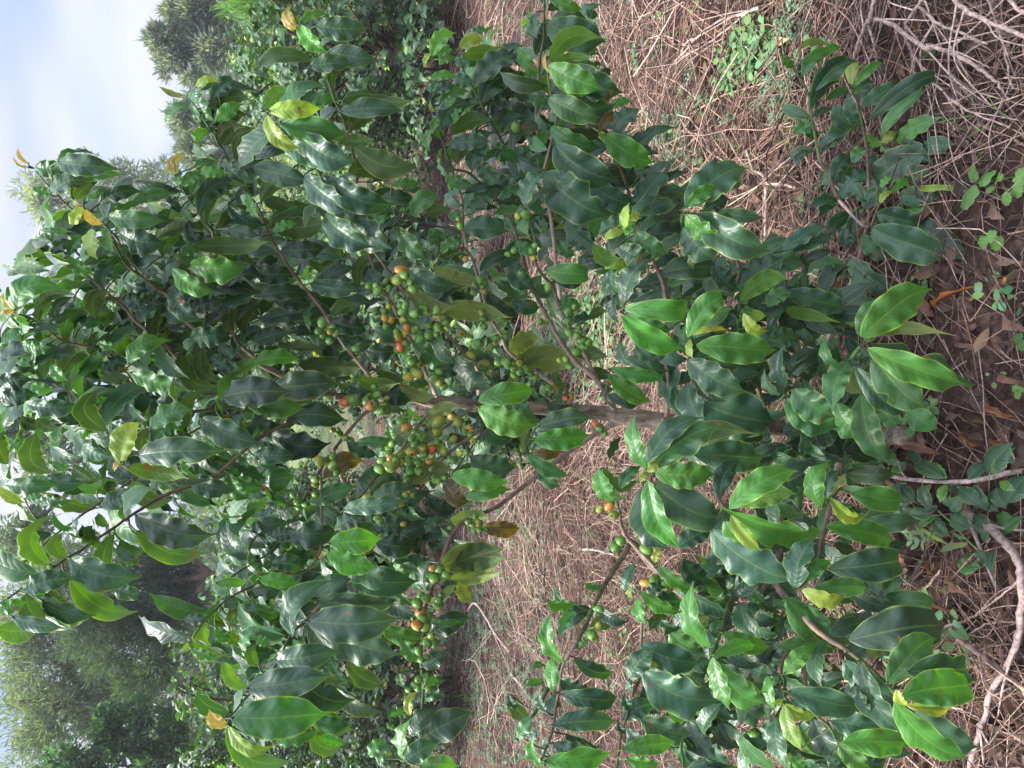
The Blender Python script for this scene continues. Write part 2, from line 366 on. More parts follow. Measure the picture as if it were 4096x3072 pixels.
LV = {
'00': '''230 1080 435 1110 110 m;375 1050 715 1080 135 b;285 1140 380 1100 60 u;330 1250 550 1170 110 b;440 1170 760 1130 80 m;470 1290 640 1150 95 u;350 1255 220 1215 50 m;185 1060 120 962 26 o;185 1085 90 1018 24 o;550 1350 490 1475 65 y;470 1290 528 1325 20 o;545 1350 662 1440 52 o;600 1480 615 1659 100 y;640 1320 900 1270 90 d;560 1310 740 1240 50 m;700 1400 1030 1430 120 m;770 1500 1030 1585 160 b;450 1650 540 1540 90 g;260 1490 440 1500 42 m;330 1640 450 1570 80 d;860 1310 1100 1250 80 m;960 1240 1150 1240 50 m;900 1480 1100 1440 90 d;1000 1560 1320 1500 110 u .2;1050 1659 1210 1490 90 u;1240 1600 1700 1570 110 u .2;1170 1650 1350 1600 70 g;1137 1135 1110 1012 42 o;1150 1130 1190 1000 52 o;1165 1205 1160 1100 55 g;1180 1210 1290 1120 70 g;1250 1290 1250 1120 72 u;1255 1085 1415 1030 60 m;1240 1270 1400 1060 70 m;1290 1110 1460 1130 70 g;1270 1400 1110 1300 60 d;1290 1390 1560 1220 110 d .3;1330 1460 1590 1220 115 u .3;1180 1340 1240 1420 80 m;1310 1550 1300 1430 90 u;1090 1240 1160 1320 60 d;1205 620 1040 566 40 p;1240 580 1370 770 135 m;1270 570 1410 535 42 y;1380 640 1540 530 90 d;1385 700 1600 650 100 u;1300 790 1260 730 45 m;1310 880 1450 740 100 d;1400 880 1590 760 110 d;1420 960 1580 840 90 u .3;1400 790 1560 690 80 g;1530 1040 1700 920 90 u .3;1440 1040 1640 1170 95 b;1540 1110 1700 1060 80 d;1450 1190 1540 1160 50 g;1420 1510 1640 1370 72 u;1480 1330 1700 1450 110 d;650 1560 760 1640 80 m;700 1480 720 1620 80 g;830 1240 720 1300 60 d;1100 1480 1210 1560 90 d;1220 1440 1330 1560 80 d;1100 1360 1050 1450 70 u;1480 1480 1659 1520 80 b;1600 1250 1659 1400 60 g;980 1380 1100 1390 60 d;600 1190 500 1300 70 u''',
'01': '''440 0 590 100 85 g;740 50 680 205 100 d .2;650 200 520 150 95 d .2;95 355 25 245 38 o;95 365 0 372 28 o;120 380 390 240 130 m .4;250 425 470 260 80 u .3;340 400 460 275 60 d;275 415 435 405 80 b;150 490 380 460 70 b;130 510 210 455 42 m;430 550 560 370 95 u .3;0 560 200 510 80 m;140 560 320 590 80 m;-20 690 235 600 105 b;230 700 460 620 110 b;290 780 460 630 95 u .35;400 770 600 590 130 u .15;580 640 700 500 80 u;480 270 540 320 60 m;620 400 710 240 100 u .3;660 440 775 290 95 u .3;690 460 750 370 60 u;520 460 660 440 70 m .3;110 690 200 690 50 m;690 300 775 335 75 g;830 240 935 330 105 b;800 150 915 210 85 b;915 70 1010 130 72 b;920 190 1050 240 85 b;1050 310 1210 410 95 b;740 160 835 100 95 m .3;900 430 1050 310 120 b;1000 540 1040 330 70 u;910 510 1000 360 70 u;1110 550 1110 375 72 v;1050 600 1195 610 72 b;880 650 800 480 110 v .2;830 700 1070 555 100 g .2;830 735 750 780 34 o;840 755 1180 865 112 g;850 700 1000 700 60 m;660 740 820 680 90 b;640 560 740 590 90 g;470 900 580 745 115 u .25;640 800 840 790 75 u;180 960 485 970 125 b;20 960 215 910 125 d;690 1130 650 870 115 u .35;715 1000 1110 985 155 b;480 1160 672 1310 175 b;230 1150 350 1385 120 u .3;240 1050 370 1120 70 u;720 1080 850 1120 100 b;975 1120 1225 1000 120 m;1220 1110 1330 868 72 v .2;780 1340 905 1100 135 y .15;800 1340 745 1390 36 o;890 1290 1395 1270 165 b;820 1370 1185 1430 100 v;860 1450 1100 1590 115 v;980 1200 1150 1110 95 m;1120 1230 1230 1170 65 d;1300 1050 1640 1200 165 b;1240 530 1452 520 135 b .15;1180 620 1385 850 92 u .25;1310 600 1410 800 90 u .25;1420 570 1540 650 80 b;1130 190 1300 400 105 d;1240 350 1420 290 100 b;1400 375 1632 220 92 b;1230 60 1578 65 165 g;1118 80 1360 230 105 g;1480 200 1700 130 115 d;1570 500 1700 320 100 u .2;1560 560 1700 480 90 b;1440 920 1840 870 175 b;1480 790 1700 700 85 v;1400 970 1560 930 52 u;1230 1320 1480 1400 110 b;1230 1430 1480 1520 130 b;1410 1200 1700 1430 135 m;1480 1400 1610 1570 92 g;1530 1430 1700 1500 92 m;1100 1440 1380 1600 100 m;650 1630 885 1560 115 b;630 1520 770 1500 90 u .2;220 1390 525 1465 110 b;180 1430 340 1470 72 m;25 1480 350 1480 105 m;0 1500 150 1592 62 y;160 1580 270 1550 42 g;260 1540 450 1590 60 m;480 1350 630 1465 72 u;60 1180 160 1250 75 g;50 1350 20 1150 100 u;340 1330 440 1380 52 m;350 10 440 20 40 d;0 860 200 820 110 d;140 1040 260 1090 80 u;380 1000 480 1060 90 d;520 970 640 930 70 b;600 1180 700 1330 90 d;900 860 1030 950 90 m;1120 800 1250 900 100 b;1080 480 1190 560 90 d;1500 340 1520 500 80 u;1450 650 1560 740 90 b;1370 640 1470 720 90 b;960 1120 940 1270 80 u;1000 260 920 330 70 d;560 300 480 300 60 g;340 700 420 800 70 g;200 830 330 860 70 g;700 920 640 970 50 g;600 470 690 560 80 m;1560 980 1659 1200 130 d;1700 1030 1560 1010 90 m;1480 1250 1600 1180 100 d''',
'02': '''325 345 325 30 115 v .3;70 400 0 360 42 y;440 300 410 140 85 v .3;150 505 450 435 150 b;452 300 842 430 190 b;875 20 1345 140 200 b;880 120 1310 240 130 v;455 430 855 625 135 v;700 440 935 530 85 b;740 140 812 415 92 u .3;780 180 940 245 85 v;760 220 882 305 62 b;800 300 895 315 42 g;170 530 305 695 122 u .2;300 490 462 612 72 u;235 560 562 680 115 b;-20 630 158 588 85 g;80 680 380 745 82 b;-20 760 245 772 135 v;250 760 572 695 110 v;700 90 640 10 82 v;560 220 480 50 75 b;620 190 530 90 80 u;660 230 600 60 60 u;840 60 800 -40 80 v;1440 905 1350 710 125 v .25;1232 850 1440 912 95 v;1240 880 1390 945 62 g;1230 850 1185 910 28 y;1460 740 1420 590 82 v .3;1430 570 1552 580 90 b;1190 690 1332 690 62 b;1500 720 1600 680 95 g;1520 700 1680 630 110 b;1400 460 1580 460 65 g;1450 870 1592 1000 110 m;1450 960 1612 1122 82 v;1570 900 1640 750 110 m;1480 1375 1365 1290 95 o;1495 1335 2075 1310 235 m;1470 1395 1860 1592 115 v;1482 1385 1762 1510 70 y;1610 1130 1750 1090 90 d;1520 740 1530 620 80 u;1600 560 1700 520 90 d;1480 780 1560 860 70 v;1400 750 1500 820 70 g''',
'10': '''270 185 210 55 72 o;265 185 172 90 42 o;285 150 450 100 52 g;385 170 700 185 135 b;280 160 432 325 112 g;430 240 545 200 62 u;475 330 752 380 115 b;350 430 602 410 115 b;485 450 450 515 42 u;510 620 560 430 62 u;325 665 525 645 72 g;560 650 985 655 105 u .3;550 720 912 710 125 b;70 710 220 600 102 v .15;80 720 397 700 105 y .15;70 740 262 945 92 y;150 790 555 870 170 m;520 790 682 770 55 u;600 850 760 740 100 u;540 920 745 910 85 u;640 950 1002 1045 180 u .25;260 870 612 1030 180 b;168 940 495 1048 145 b;600 1110 1000 1090 165 u .15;800 1080 1000 1095 100 u;480 1090 600 1030 72 m;460 1140 866 1302 175 d;315 1140 605 1337 165 b;-20 1080 325 1165 135 b;-20 950 162 975 85 u;30 1310 322 1190 120 u .3;100 1460 438 1440 150 u .3;448 1390 702 1592 195 b;580 1375 815 1600 185 b;640 1350 885 1370 130 b;160 1625 435 1600 110 d .15;110 1510 250 1450 62 g;560 1670 580 1560 80 v;800 1530 832 1400 72 m;820 1270 1012 1290 85 d;980 1230 1072 1225 45 b;1015 1400 1182 1290 110 m .2;1110 1400 1232 1360 82 u;925 1490 1072 1665 115 m;1040 1500 1125 1665 62 d;1140 370 1285 205 92 g .15;1140 345 1095 415 34 y;1160 390 1270 320 72 m;1190 420 1282 360 52 g;1280 400 1455 390 82 b;1320 320 1472 270 72 y;1350 350 1665 340 85 v;1390 240 1492 195 52 b;1130 510 1282 490 62 g;1410 540 1675 360 125 b;1460 665 1690 480 150 d;1270 500 1402 530 92 b;1170 600 1282 560 82 b;1190 680 1372 590 92 m;1200 840 1392 680 120 d;1165 720 1130 660 24 y;1180 760 1150 840 62 g;1150 830 1115 955 62 g;1280 870 1482 780 102 u;1250 940 1492 905 95 b;1240 1050 1302 970 82 v;1300 1065 1422 900 102 u;1400 1110 1502 890 112 d;1440 1040 1572 1182 102 m;1240 1120 1310 1210 72 g;1280 1130 1402 1200 72 m;1550 1120 1659 1230 90 d;1530 855 1700 740 125 m;1560 650 1720 590 112 d;1530 950 1680 1010 92 m;1350 1250 1582 1215 62 d;1400 1385 1565 1220 102 b;1550 1300 1722 1310 92 d;1580 1300 1702 1210 62 m;1340 1480 1612 1480 135 b .12;1200 1645 1332 1560 72 g;1100 1550 1205 1560 62 m;1140 600 1180 520 60 m;0 1150 -60 1280 60 u;1290 800 1330 700 60 g;1210 900 1170 780 60 v;1430 700 1520 620 70 m;880 1200 1050 1190 60 g;760 1180 870 1150 90 d;640 1250 560 1300 60 g;830 1500 930 1440 90 d;1250 1420 1330 1370 60 m;1120 1480 1230 1540 80 m;1440 850 1530 1000 60 g;1240 700 1290 620 60 g;1440 400 1480 330 50 v;1620 700 1560 560 80 d;1620 1400 1659 1480 80 m''',
'20': '''250 0 440 58 75 g;220 150 580 262 200 b;160 80 150 225 92 b;150 350 400 230 142 d;245 390 545 270 115 v;250 400 502 372 62 v;235 420 552 577 150 g;400 420 697 587 155 d;270 520 500 592 72 m;45 300 175 470 82 g;240 470 225 350 22 o;262 620 230 490 52 v;310 600 652 700 155 d;232 640 542 752 145 m;230 660 110 610 105 b;0 600 132 620 142 b;250 820 552 955 135 m;280 930 655 1145 220 d;500 820 550 740 70 d;570 850 702 760 72 k;660 845 812 710 112 b;600 870 900 1040 180 g;560 850 712 930 52 y;640 700 772 650 52 g;150 1000 356 1120 92 g;155 980 242 850 72 g;15 950 190 1145 112 b;90 700 200 875 100 b;80 1330 202 1130 142 b;210 1120 580 1395 245 d;500 1170 822 1140 132 d;490 1190 782 1322 150 b;352 1420 540 1602 172 b;790 1370 1002 1090 122 b;810 1385 1135 1250 150 b;850 1390 1120 1300 62 u;1122 1335 1512 1058 205 b;1310 1240 1485 1190 100 b;1130 1345 1342 1235 95 g .15;1122 1390 1338 1560 100 g;1200 1390 1625 1612 225 b;1230 1385 1402 1300 100 d;1320 1370 1605 1410 92 b;1110 1470 1310 1665 152 b;950 1470 1135 1400 92 d;880 1520 1112 1520 142 d;520 1565 742 1345 112 g .25;570 1520 722 1430 102 b;600 1550 725 1500 52 y;530 1580 680 1665 92 v;740 1480 750 1330 52 y;750 1430 835 1400 60 y;700 1400 790 1490 70 g;740 1530 800 1430 50 g;800 1500 992 1640 112 m;690 1600 900 1680 130 d;185 1400 232 1530 52 m;240 1420 345 1465 52 p;60 1330 95 1510 72 m;0 480 90 500 70 d;0 380 120 400 80 d;80 500 160 560 80 m;400 900 480 800 100 d;120 140 60 160 30 y;480 60 555 95 60 d;440 300 550 320 50 g;560 470 640 460 50 d;0 1200 60 1290 90 b;0 720 110 750 110 b;0 860 90 900 80 d;20 1560 160 1640 70 m;300 1560 400 1650 90 m;430 1480 540 1560 120 d;300 1450 200 1370 60 d;820 1600 780 1480 90 b;70 1090 140 1010 60 m;1000 1620 1100 1560 100 d;1400 1640 1540 1600 120 d;150 250 120 80 60 m''',
'30': '''175 380 372 295 52 p;210 410 492 300 62 g;165 440 100 360 52 g;220 490 392 330 82 m;270 600 622 368 110 b;275 700 592 420 125 d;370 650 532 570 62 m;545 550 590 410 62 y;560 560 742 410 62 g;570 610 615 552 42 g;590 650 692 510 72 d;600 690 872 550 92 b;650 780 1155 520 92 d;730 880 1012 590 72 m;830 920 1092 770 102 g;600 810 530 610 72 d;560 820 440 700 102 b;350 990 562 810 122 b;170 870 282 800 82 m;330 880 250 800 60 d;640 870 722 940 72 v;740 930 832 860 52 y;690 1170 1032 985 190 b;860 920 1032 1040 122 d;1000 960 1192 935 102 b;830 1110 1032 1150 152 m;430 1190 562 1010 92 d;470 1290 642 1100 112 b;560 1060 632 950 80 m;280 970 190 1050 55 d;440 1330 290 1320 95 d;620 1350 762 1180 122 b;735 1220 802 1140 42 g;790 1240 925 1180 52 g;970 1220 1275 1222 42 y;730 1320 812 1250 42 y;680 1370 712 1260 42 v;850 1260 1085 1290 115 b;910 1340 1065 1370 62 g;700 1380 982 1445 132 b;672 1470 1145 1665 210 b;960 1430 1262 1642 152 d;360 1550 552 1390 82 d;540 1590 592 1360 82 d;90 1625 372 1460 92 b;110 1650 415 1550 95 b;600 1530 785 1675 102 m;20 1650 160 1640 60 b;230 780 270 860 60 m;350 860 280 920 40 v;640 1090 700 1000 80 b;560 1180 640 1300 70 b;460 1300 350 1400 80 d;720 1220 650 1280 80 b;500 1480 530 1600 80 d''',
'11': '''-20 110 245 130 122 d;-20 200 252 250 122 u;350 180 652 220 112 b;20 415 440 370 112 b;0 390 112 300 82 u;190 490 432 490 62 d;-20 560 192 495 105 b;150 600 425 590 72 u;275 700 672 725 142 u .2;110 860 495 830 190 b;-20 700 258 650 105 g;-60 960 287 990 132 g;670 210 782 10 65 u .3;730 80 882 185 130 d;970 115 1282 300 92 p .25;985 80 1262 195 122 b;1150 60 1432 150 92 p;1215 350 1602 390 142 p .2;1500 225 1700 370 112 d;1020 550 1242 700 142 m;1120 740 1330 730 122 d;1315 645 1475 875 152 b;660 800 902 830 92 v .15;600 830 782 880 102 d;795 880 1002 930 132 d;930 820 1142 910 72 p;800 740 952 790 112 u;1440 942 1785 862 135 g;1440 980 1785 1102 160 g;1120 1100 1312 985 85 p;440 1440 682 1330 135 k;650 1210 882 1200 72 m;345 1600 632 1500 112 m;740 1540 942 1440 82 u;750 1570 1032 1520 122 b .15;560 1650 942 1590 105 b;-20 1130 252 1290 152 b;-20 1290 232 1300 100 b;-20 1500 222 1430 152 m;1390 1300 1662 1370 160 b .1;1410 1150 1480 1040 80 d;1480 1100 1635 1175 102 d;1262 1420 1602 1470 122 g;1360 1570 1625 1510 92 g;1230 1490 1372 1590 92 k;1000 1480 1252 1400 122 p;1000 570 980 680 60 g;1060 1180 1150 1250 50 d;860 1100 900 1200 70 g;200 1050 560 1060 140 d;100 1150 440 1230 160 d;0 1050 300 1150 120 d;420 1050 340 1000 90 d;230 1240 60 1380 110 d;330 250 20 260 100 d;350 310 120 290 110 d;480 430 700 480 130 d;500 380 640 340 100 u;560 500 740 560 110 d;700 600 900 610 130 d;650 640 540 700 90 d;450 700 600 790 110 b;620 270 420 290 130 d;680 420 560 330 110 d;740 650 850 720 100 d;60 1490 200 1600 60 g;780 1290 600 1200 80 d;860 1390 1000 1460 60 d;1120 1570 1300 1620 100 d;1080 1330 1240 1400 100 u''',
'21': '''-10 830 278 652 95 p .2;30 700 432 665 162 p .25;-20 640 165 540 130 p;220 90 528 122 125 g;280 165 462 160 85 d;290 300 447 322 85 m;130 240 192 130 62 m;500 410 602 360 82 u;-40 950 175 1055 122 m;170 1105 492 1040 130 b;135 1185 492 1170 145 g;115 1120 92 1272 55 p;125 1290 312 1250 82 k;100 1280 362 1430 82 m;180 1380 302 1490 82 m;200 960 462 1002 72 d;480 760 645 780 85 u;722 335 1132 310 132 g .3;712 385 1082 592 155 g;740 370 1032 480 115 m;735 300 882 25 130 b .2;600 80 732 72 72 y;530 100 682 90 34 g;685 240 640 100 82 b;800 200 1112 150 122 b;960 120 1312 80 160 d;1425 262 1375 0 132 b;1462 230 1755 20 160 b;1480 290 1755 170 112 v;1140 525 1432 292 130 g .25;1180 530 1422 340 122 m;1160 515 1382 475 38 y;1160 540 1172 655 42 y;1192 580 1690 612 185 g;1220 700 1622 690 115 b;1135 670 1482 872 172 b;1150 660 1110 460 72 m;645 725 972 797 92 g;750 650 1002 740 92 b;800 560 1005 690 92 b;630 765 882 930 120 g;1050 1000 1060 600 142 b;1140 820 1225 1092 180 b;1200 930 1690 1080 275 b;872 1385 785 1080 95 g .1;870 1345 1200 1060 125 b .15;905 1365 1312 1110 185 m;980 1370 1465 1190 152 u;925 1405 1292 1425 155 g;890 1410 952 1340 62 y;880 1410 835 1465 52 y;880 1455 1062 1890 150 g;920 1475 1400 1710 230 b;850 1500 1010 1890 172 d;1180 1290 1642 1300 195 b;1410 1640 1822 1400 155 g .15;1440 1620 1785 1545 130 v;1345 1570 1482 1345 112 d;560 1380 650 1592 102 g;590 1370 792 1452 82 v;580 1400 712 1552 82 p;700 1510 822 1370 82 m;1300 60 1460 200 140 d;1560 700 1659 860 130 d;1500 900 1659 850 90 d;400 440 520 400 90 d;400 600 600 650 100 u;350 850 290 740 60 u;0 30 120 200 120 d;0 300 170 330 140 d;180 30 230 -60 60 b;0 900 120 1000 90 m;780 260 720 220 60 d;700 560 760 700 90 b;900 620 1000 690 80 b;700 770 760 880 70 m;1640 250 1560 400 120 d;1500 470 1650 380 80 y;1500 370 1659 480 70 y;1480 420 1560 340 60 g;1340 1160 1640 1160 120 d;700 1180 650 1320 50 d''',
'31': '''600 525 1055 230 200 g;590 520 702 290 92 m;620 560 1002 280 92 m;660 570 1325 780 200 d .12;660 550 1100 480 92 p;645 595 1252 838 190 g;680 655 1012 965 205 m;900 980 1087 1112 132 m;570 720 922 1002 132 d;700 910 862 1112 112 m;550 640 655 680 82 b;525 680 420 950 142 m;540 700 602 870 92 p;440 950 622 1182 152 m;600 900 762 1310 162 m;165 860 412 1032 190 m;112 925 432 1105 205 m;200 780 522 650 122 d;110 850 85 620 102 b;530 20 792 212 152 b;130 220 492 332 142 b;0 330 142 230 102 m;120 340 422 420 82 v;200 370 362 500 122 d;0 570 182 530 122 m;-20 100 232 40 132 b;350 190 522 262 72 d;555 455 550 340 46 y;360 1160 512 1370 122 p;380 1280 582 1430 112 b;350 1625 390 1355 112 g .35;380 1570 462 1400 92 d;400 1570 522 1450 62 p;400 1560 645 1655 92 y;540 1540 872 1580 152 g;0 1420 152 1400 122 m;250 30 370 60 70 b;560 200 690 260 130 d;100 1200 320 1240 130 d;230 1260 120 1380 110 m;480 1230 720 1300 130 d;30 1240 200 1300 110 d;520 1350 560 1480 90 m;0 1550 200 1510 130 b;200 560 60 640 110 d;240 1080 540 1150 60 d''',
'12': '''470 205 792 170 150 g;465 248 762 345 132 g;555 235 866 455 155 b;195 110 505 130 165 d;100 160 242 140 92 b;512 110 660 15 105 b;110 260 312 322 112 d;20 430 262 450 92 g;-20 500 157 490 112 b;240 805 440 480 132 b .3;400 550 592 440 145 b;390 580 862 592 150 b;620 450 1014 437 170 d;800 650 1002 450 112 d;332 710 882 692 210 b;410 770 882 920 200 b;450 770 892 900 82 u;125 960 497 915 152 b;240 1000 622 1182 182 d;-60 1145 432 1060 190 b;300 980 562 1080 82 u;480 960 602 1140 62 m;600 970 812 1100 102 u;360 1200 592 1390 132 v;380 1330 592 1380 92 m;350 1420 552 1500 92 v;110 1480 392 1440 72 g;1200 350 1562 240 185 p;1290 330 1592 290 170 u;1240 430 1562 400 92 p;1330 440 1400 575 155 p;1250 60 1502 30 92 p;1450 100 1700 110 112 k;1150 640 1302 480 52 p;1130 800 1370 700 132 d;1120 710 1322 710 45 g;810 740 1082 800 102 g;980 295 1112 310 102 b;1110 530 1100 330 72 b;1060 510 1020 400 62 m;1060 1480 1372 1320 185 b;1000 1450 1142 1290 112 b;960 1610 980 1370 92 g;960 1610 1152 1510 122 b;1000 1320 1042 1180 62 y;730 1585 812 1480 92 g;860 1500 800 1640 62 m;1080 1000 1222 930 102 b;1110 1060 1212 1090 62 m;1090 1130 1222 1200 82 b;930 1040 962 1130 62 g;950 830 1052 950 102 g;1060 1650 1292 1640 102 g;760 100 1000 80 110 d;780 200 1010 230 150 d;880 330 960 180 70 d;300 240 460 260 110 p;0 50 100 300 90 d;100 340 300 360 110 d;0 600 150 660 90 g;60 700 160 780 80 b;0 640 80 740 100 d;900 320 950 400 60 g;500 380 600 440 60 g;200 560 330 620 80 g;1020 600 930 500 70 g;1200 560 1300 460 130 d;1180 30 1100 120 60 b;560 1500 430 1450 60 g;0 800 80 860 80 g;20 1000 0 860 90 v;850 1370 900 1400 60 g;960 1300 880 1320 60 m;1180 1080 1100 1120 60 g;1640 1180 1700 1260 60 d''',
'22': '''410 590 245 590 120 g;400 640 285 515 52 m;335 968 262 685 102 g .2;420 650 320 802 72 m;580 480 480 460 52 g;440 890 500 830 82 u;510 740 672 700 92 u;400 940 652 1005 102 d;270 1165 268 955 82 g;310 1080 492 1162 120 b;320 1180 662 1200 132 d;272 1385 652 1352 145 b;350 1440 552 1510 92 d;262 1495 555 1562 112 b;205 1615 617 1575 145 g;210 1640 130 1490 122 g;760 1085 905 898 122 b;835 855 1195 972 172 b;860 940 952 1010 42 y;848 1035 1305 1222 230 b;718 1340 905 1235 122 b;832 1340 1142 1430 155 b;750 1400 902 1520 92 b;715 1540 1046 1490 112 g;740 1590 962 1640 92 g;1288 882 1172 518 112 g .15;1200 600 1292 800 102 p;835 512 1095 642 82 g;820 560 860 722 72 g;950 340 1162 512 82 g;930 330 962 240 52 y;720 510 782 340 72 b;1290 115 1795 445 215 b .1;1270 330 1502 500 132 b;1075 230 1282 108 125 b;1420 20 1602 232 92 y;1380 55 1502 190 92 g;1110 310 1292 440 132 d;1300 430 1482 520 120 b;1190 560 1412 590 112 b;1360 780 1665 862 112 g;1480 590 1562 800 122 b;1310 925 1572 850 92 g;1320 960 1592 1132 112 v;1300 940 1392 1275 100 g;1340 980 1642 1235 162 g;1640 870 1682 605 112 b;1140 1330 1322 1610 112 b;1230 1270 1272 1450 100 d;1330 1250 1482 1510 122 d;1420 1170 1642 1352 152 d;1100 1510 1182 1665 90 m;1270 1440 1402 1640 92 d;0 1190 100 1330 130 u;40 1470 130 1340 80 m;200 990 130 1000 70 m;200 1100 110 1110 60 m;220 1290 180 1180 80 b;300 1180 250 1320 80 b;130 1500 160 1420 90 b;260 1590 230 1470 80 b;960 700 1090 760 80 b;1000 680 900 760 80 d;1020 770 1210 900 110 m;780 560 760 500 30 y;880 560 1000 480 100 d;900 630 1100 590 120 d;1280 680 1220 850 100 p;1590 1060 1659 1330 110 m;1350 700 1300 860 80 m;1150 680 1200 600 80 p;870 1100 960 1300 80 d;780 1170 770 1090 70 d;740 1430 700 1360 80 d;1090 1440 1190 1600 90 m;1400 500 1440 430 60 b;1560 500 1640 580 70 g;1200 480 1300 600 120 b;780 1280 740 1180 70 d;1050 650 1100 720 50 b;950 260 880 200 60 b''',
'32': '''345 130 -180 90 195 g;375 90 802 182 150 g;390 370 882 322 190 d;560 80 962 60 115 b;170 490 275 195 152 b .1;255 450 402 305 82 g;215 495 512 557 92 y;300 490 642 490 125 m;120 560 522 842 200 m;250 600 522 842 150 m;-20 300 132 400 200 d;30 600 62 935 100 g;522 830 1130 735 240 d;800 880 1060 700 130 d;770 1110 1102 832 182 m;900 1040 1315 1010 200 d;868 1190 1347 1110 205 g;840 1150 900 1262 72 y;900 1250 1172 1282 72 y;930 1290 1342 1520 190 b;820 1235 1282 1617 170 g;600 970 835 1430 162 b;490 960 800 1230 152 b;480 1490 885 1490 170 g;460 1510 662 1665 122 g;480 1490 522 1602 46 y;130 1160 612 1262 172 b;400 1350 752 1392 170 b;60 870 372 830 102 m;100 1050 292 880 92 g;250 960 382 1150 132 b;300 1000 482 1120 160 d;110 1250 212 1530 82 y;100 1240 302 1312 72 y;100 1230 30 1240 52 y;0 1060 40 1262 62 g;200 1380 312 1552 82 v;300 1340 465 1592 152 b;50 1330 112 1645 102 b;150 1560 130 1680 42 y;160 1580 252 1670 62 g;400 1580 472 1650 72 d;330 900 520 1000 140 d;550 1210 700 1390 120 d;650 950 780 880 90 p;0 650 100 760 90 m;100 540 180 620 90 m;200 660 160 790 80 d;430 200 560 240 80 d;440 30 600 10 90 d;0 200 150 240 60 m;0 900 80 1000 80 b;20 1130 60 1060 80 m;1000 1180 1090 1280 120 d;0 1500 40 1350 90 b;600 1600 760 1630 100 d;560 1120 640 1300 90 d'''}
# cherries: tile x y diameter colour(g y o r)
CH = {
'11': '''940 90 62 o;918 155 60 y;1018 215 54 g;915 258 36 g;790 220 52 g;780 190 40 g;860 210 42 g;860 325 36 y;948 357 54 g;968 320 44 g;830 358 48 g;835 400 44 o;880 410 50 o;935 320 40 g;1030 368 66 g;1178 390 56 y;1170 345 58 g;1222 432 56 g;1180 463 50 g;1122 462 60 g;1120 510 54 g;1068 497 46 g;1022 485 48 g;975 465 46 o;968 502 52 y;925 528 48 r;935 588 52 r;970 558 44 g;1015 470 34 o;1325 500 56 y;1438 570 66 g;1395 645 56 y;1478 705 66 y;1370 745 64 g;1050 698 52 y;1045 760 62 y;1025 745 48 g;1150 785 52 g;1180 780 40 y;1195 825 52 g;1215 845 44 g;1360 22 36 o;1420 188 44 g;1475 172 46 g;1475 225 44 o;1475 365 38 g;1472 405 44 g;1476 455 48 g;1562 532 46 y;1615 525 42 g;1545 570 34 y;1580 395 44 g;430 435 58 g;495 455 40 g;435 505 50 g;478 548 52 g;520 500 46 g;575 950 64 r;600 925 48 g;655 945 54 g;720 938 56 g;740 968 58 o;765 958 60 g;788 895 46 g;845 995 56 g;840 960 44 g;975 1115 62 o;1180 1080 66 y;1270 1035 54 o;1308 1075 56 y;1360 1130 40 o;1388 1110 38 o;1398 1145 40 o;1410 1200 44 y;1030 1145 46 g;1085 1170 56 g;1165 1215 54 g;1138 1255 52 r;1080 1245 48 g;1035 1220 48 g;1010 1180 44 g;1005 1270 60 y;865 1250 52 g;860 1285 50 g;820 1245 40 g;880 1312 54 o;935 1325 62 y;1000 1345 62 g;870 1365 62 y;800 1380 56 g;1125 1330 46 o;1050 1335 44 g;1220 1265 46 y;1280 1185 42 y;1265 1320 44 g;1465 1418 50 y;1325 1280 42 y;540 1150 42 g;580 1180 40 g;500 1300 46 g;500 1355 50 g;410 1330 60 y;385 1445 52 g;385 1545 46 g;275 1590 46 g;320 1610 42 g;1580 685 56 g;1635 710 46 g;1520 755 42 y;1500 600 36 y;720 1560 44 y;925 1585 40 y;970 1550 40 y;1160 1435 44 g;1180 1455 44 g;1005 1400 60 g;980 1450 50 g;990 1535 30 o;940 1610 36 y;650 600 44 g;470 905 50 g''',
'21': '''60 115 40 g;235 200 42 g;365 420 46 g;365 355 42 g;185 425 42 g;425 515 50 g;455 542 46 g;488 570 42 g;450 590 48 g;420 620 50 g;375 715 48 g;350 670 40 g;350 920 38 r;263 860 56 o;210 858 56 g;378 912 44 o;540 1085 40 r;565 1110 50 g;90 735 50 g;120 750 44 g;50 750 44 g;12 730 44 g;630 1622 56 o;440 500 38 g''',
'20': '''25 825 52 g;90 1390 50 g;130 1625 44 g;15 1620 42 g;150 1590 40 g''',
'10': '''1325 1465 42 g;455 480 44 g''',
'12': '''965 55 40 o;955 75 36 o;1435 70 42 y;1412 110 46 g;1400 80 36 g;1145 365 48 o;1185 370 56 g;1155 430 60 g;1215 418 52 g;1105 560 54 g;1065 655 64 o;1117 685 50 g;1042 735 60 o;1098 745 58 g;1110 850 54 g;1155 850 52 g;1103 948 58 g;1070 960 44 g;1055 1085 54 g;1028 1118 44 g;1125 1145 52 g;1050 1145 40 g;1020 690 34 g;1185 570 42 g;790 40 46 g;1180 600 50 g;1450 120 36 g''',
'22': '''660 20 58 y;705 185 60 g;670 225 66 g;870 240 66 g;870 455 62 o;930 448 66 g;970 470 48 g;570 625 44 g;520 795 60 g;1195 485 60 g;1490 1310 58 g;1565 1440 60 g;1275 470 50 g;540 815 40 g''',
'31': '''40 1405 44 g;208 1405 44 g''' }
HAZE = 0.0014
EXPO = 1.7
# ------------------------------------------------------------------ the coffee shrub
def parse(s):
    k, x, y = s.split()[:3]
    return tp(int(k[0]), int(k[1]), float(x), float(y))
def clampD(X, Y, D, h=.04):
    P = pt(X, Y, D)
    if P[2] < h:
        Q = gnd(X, Y, h)
        if Q[1] > 0: return Q
    return P

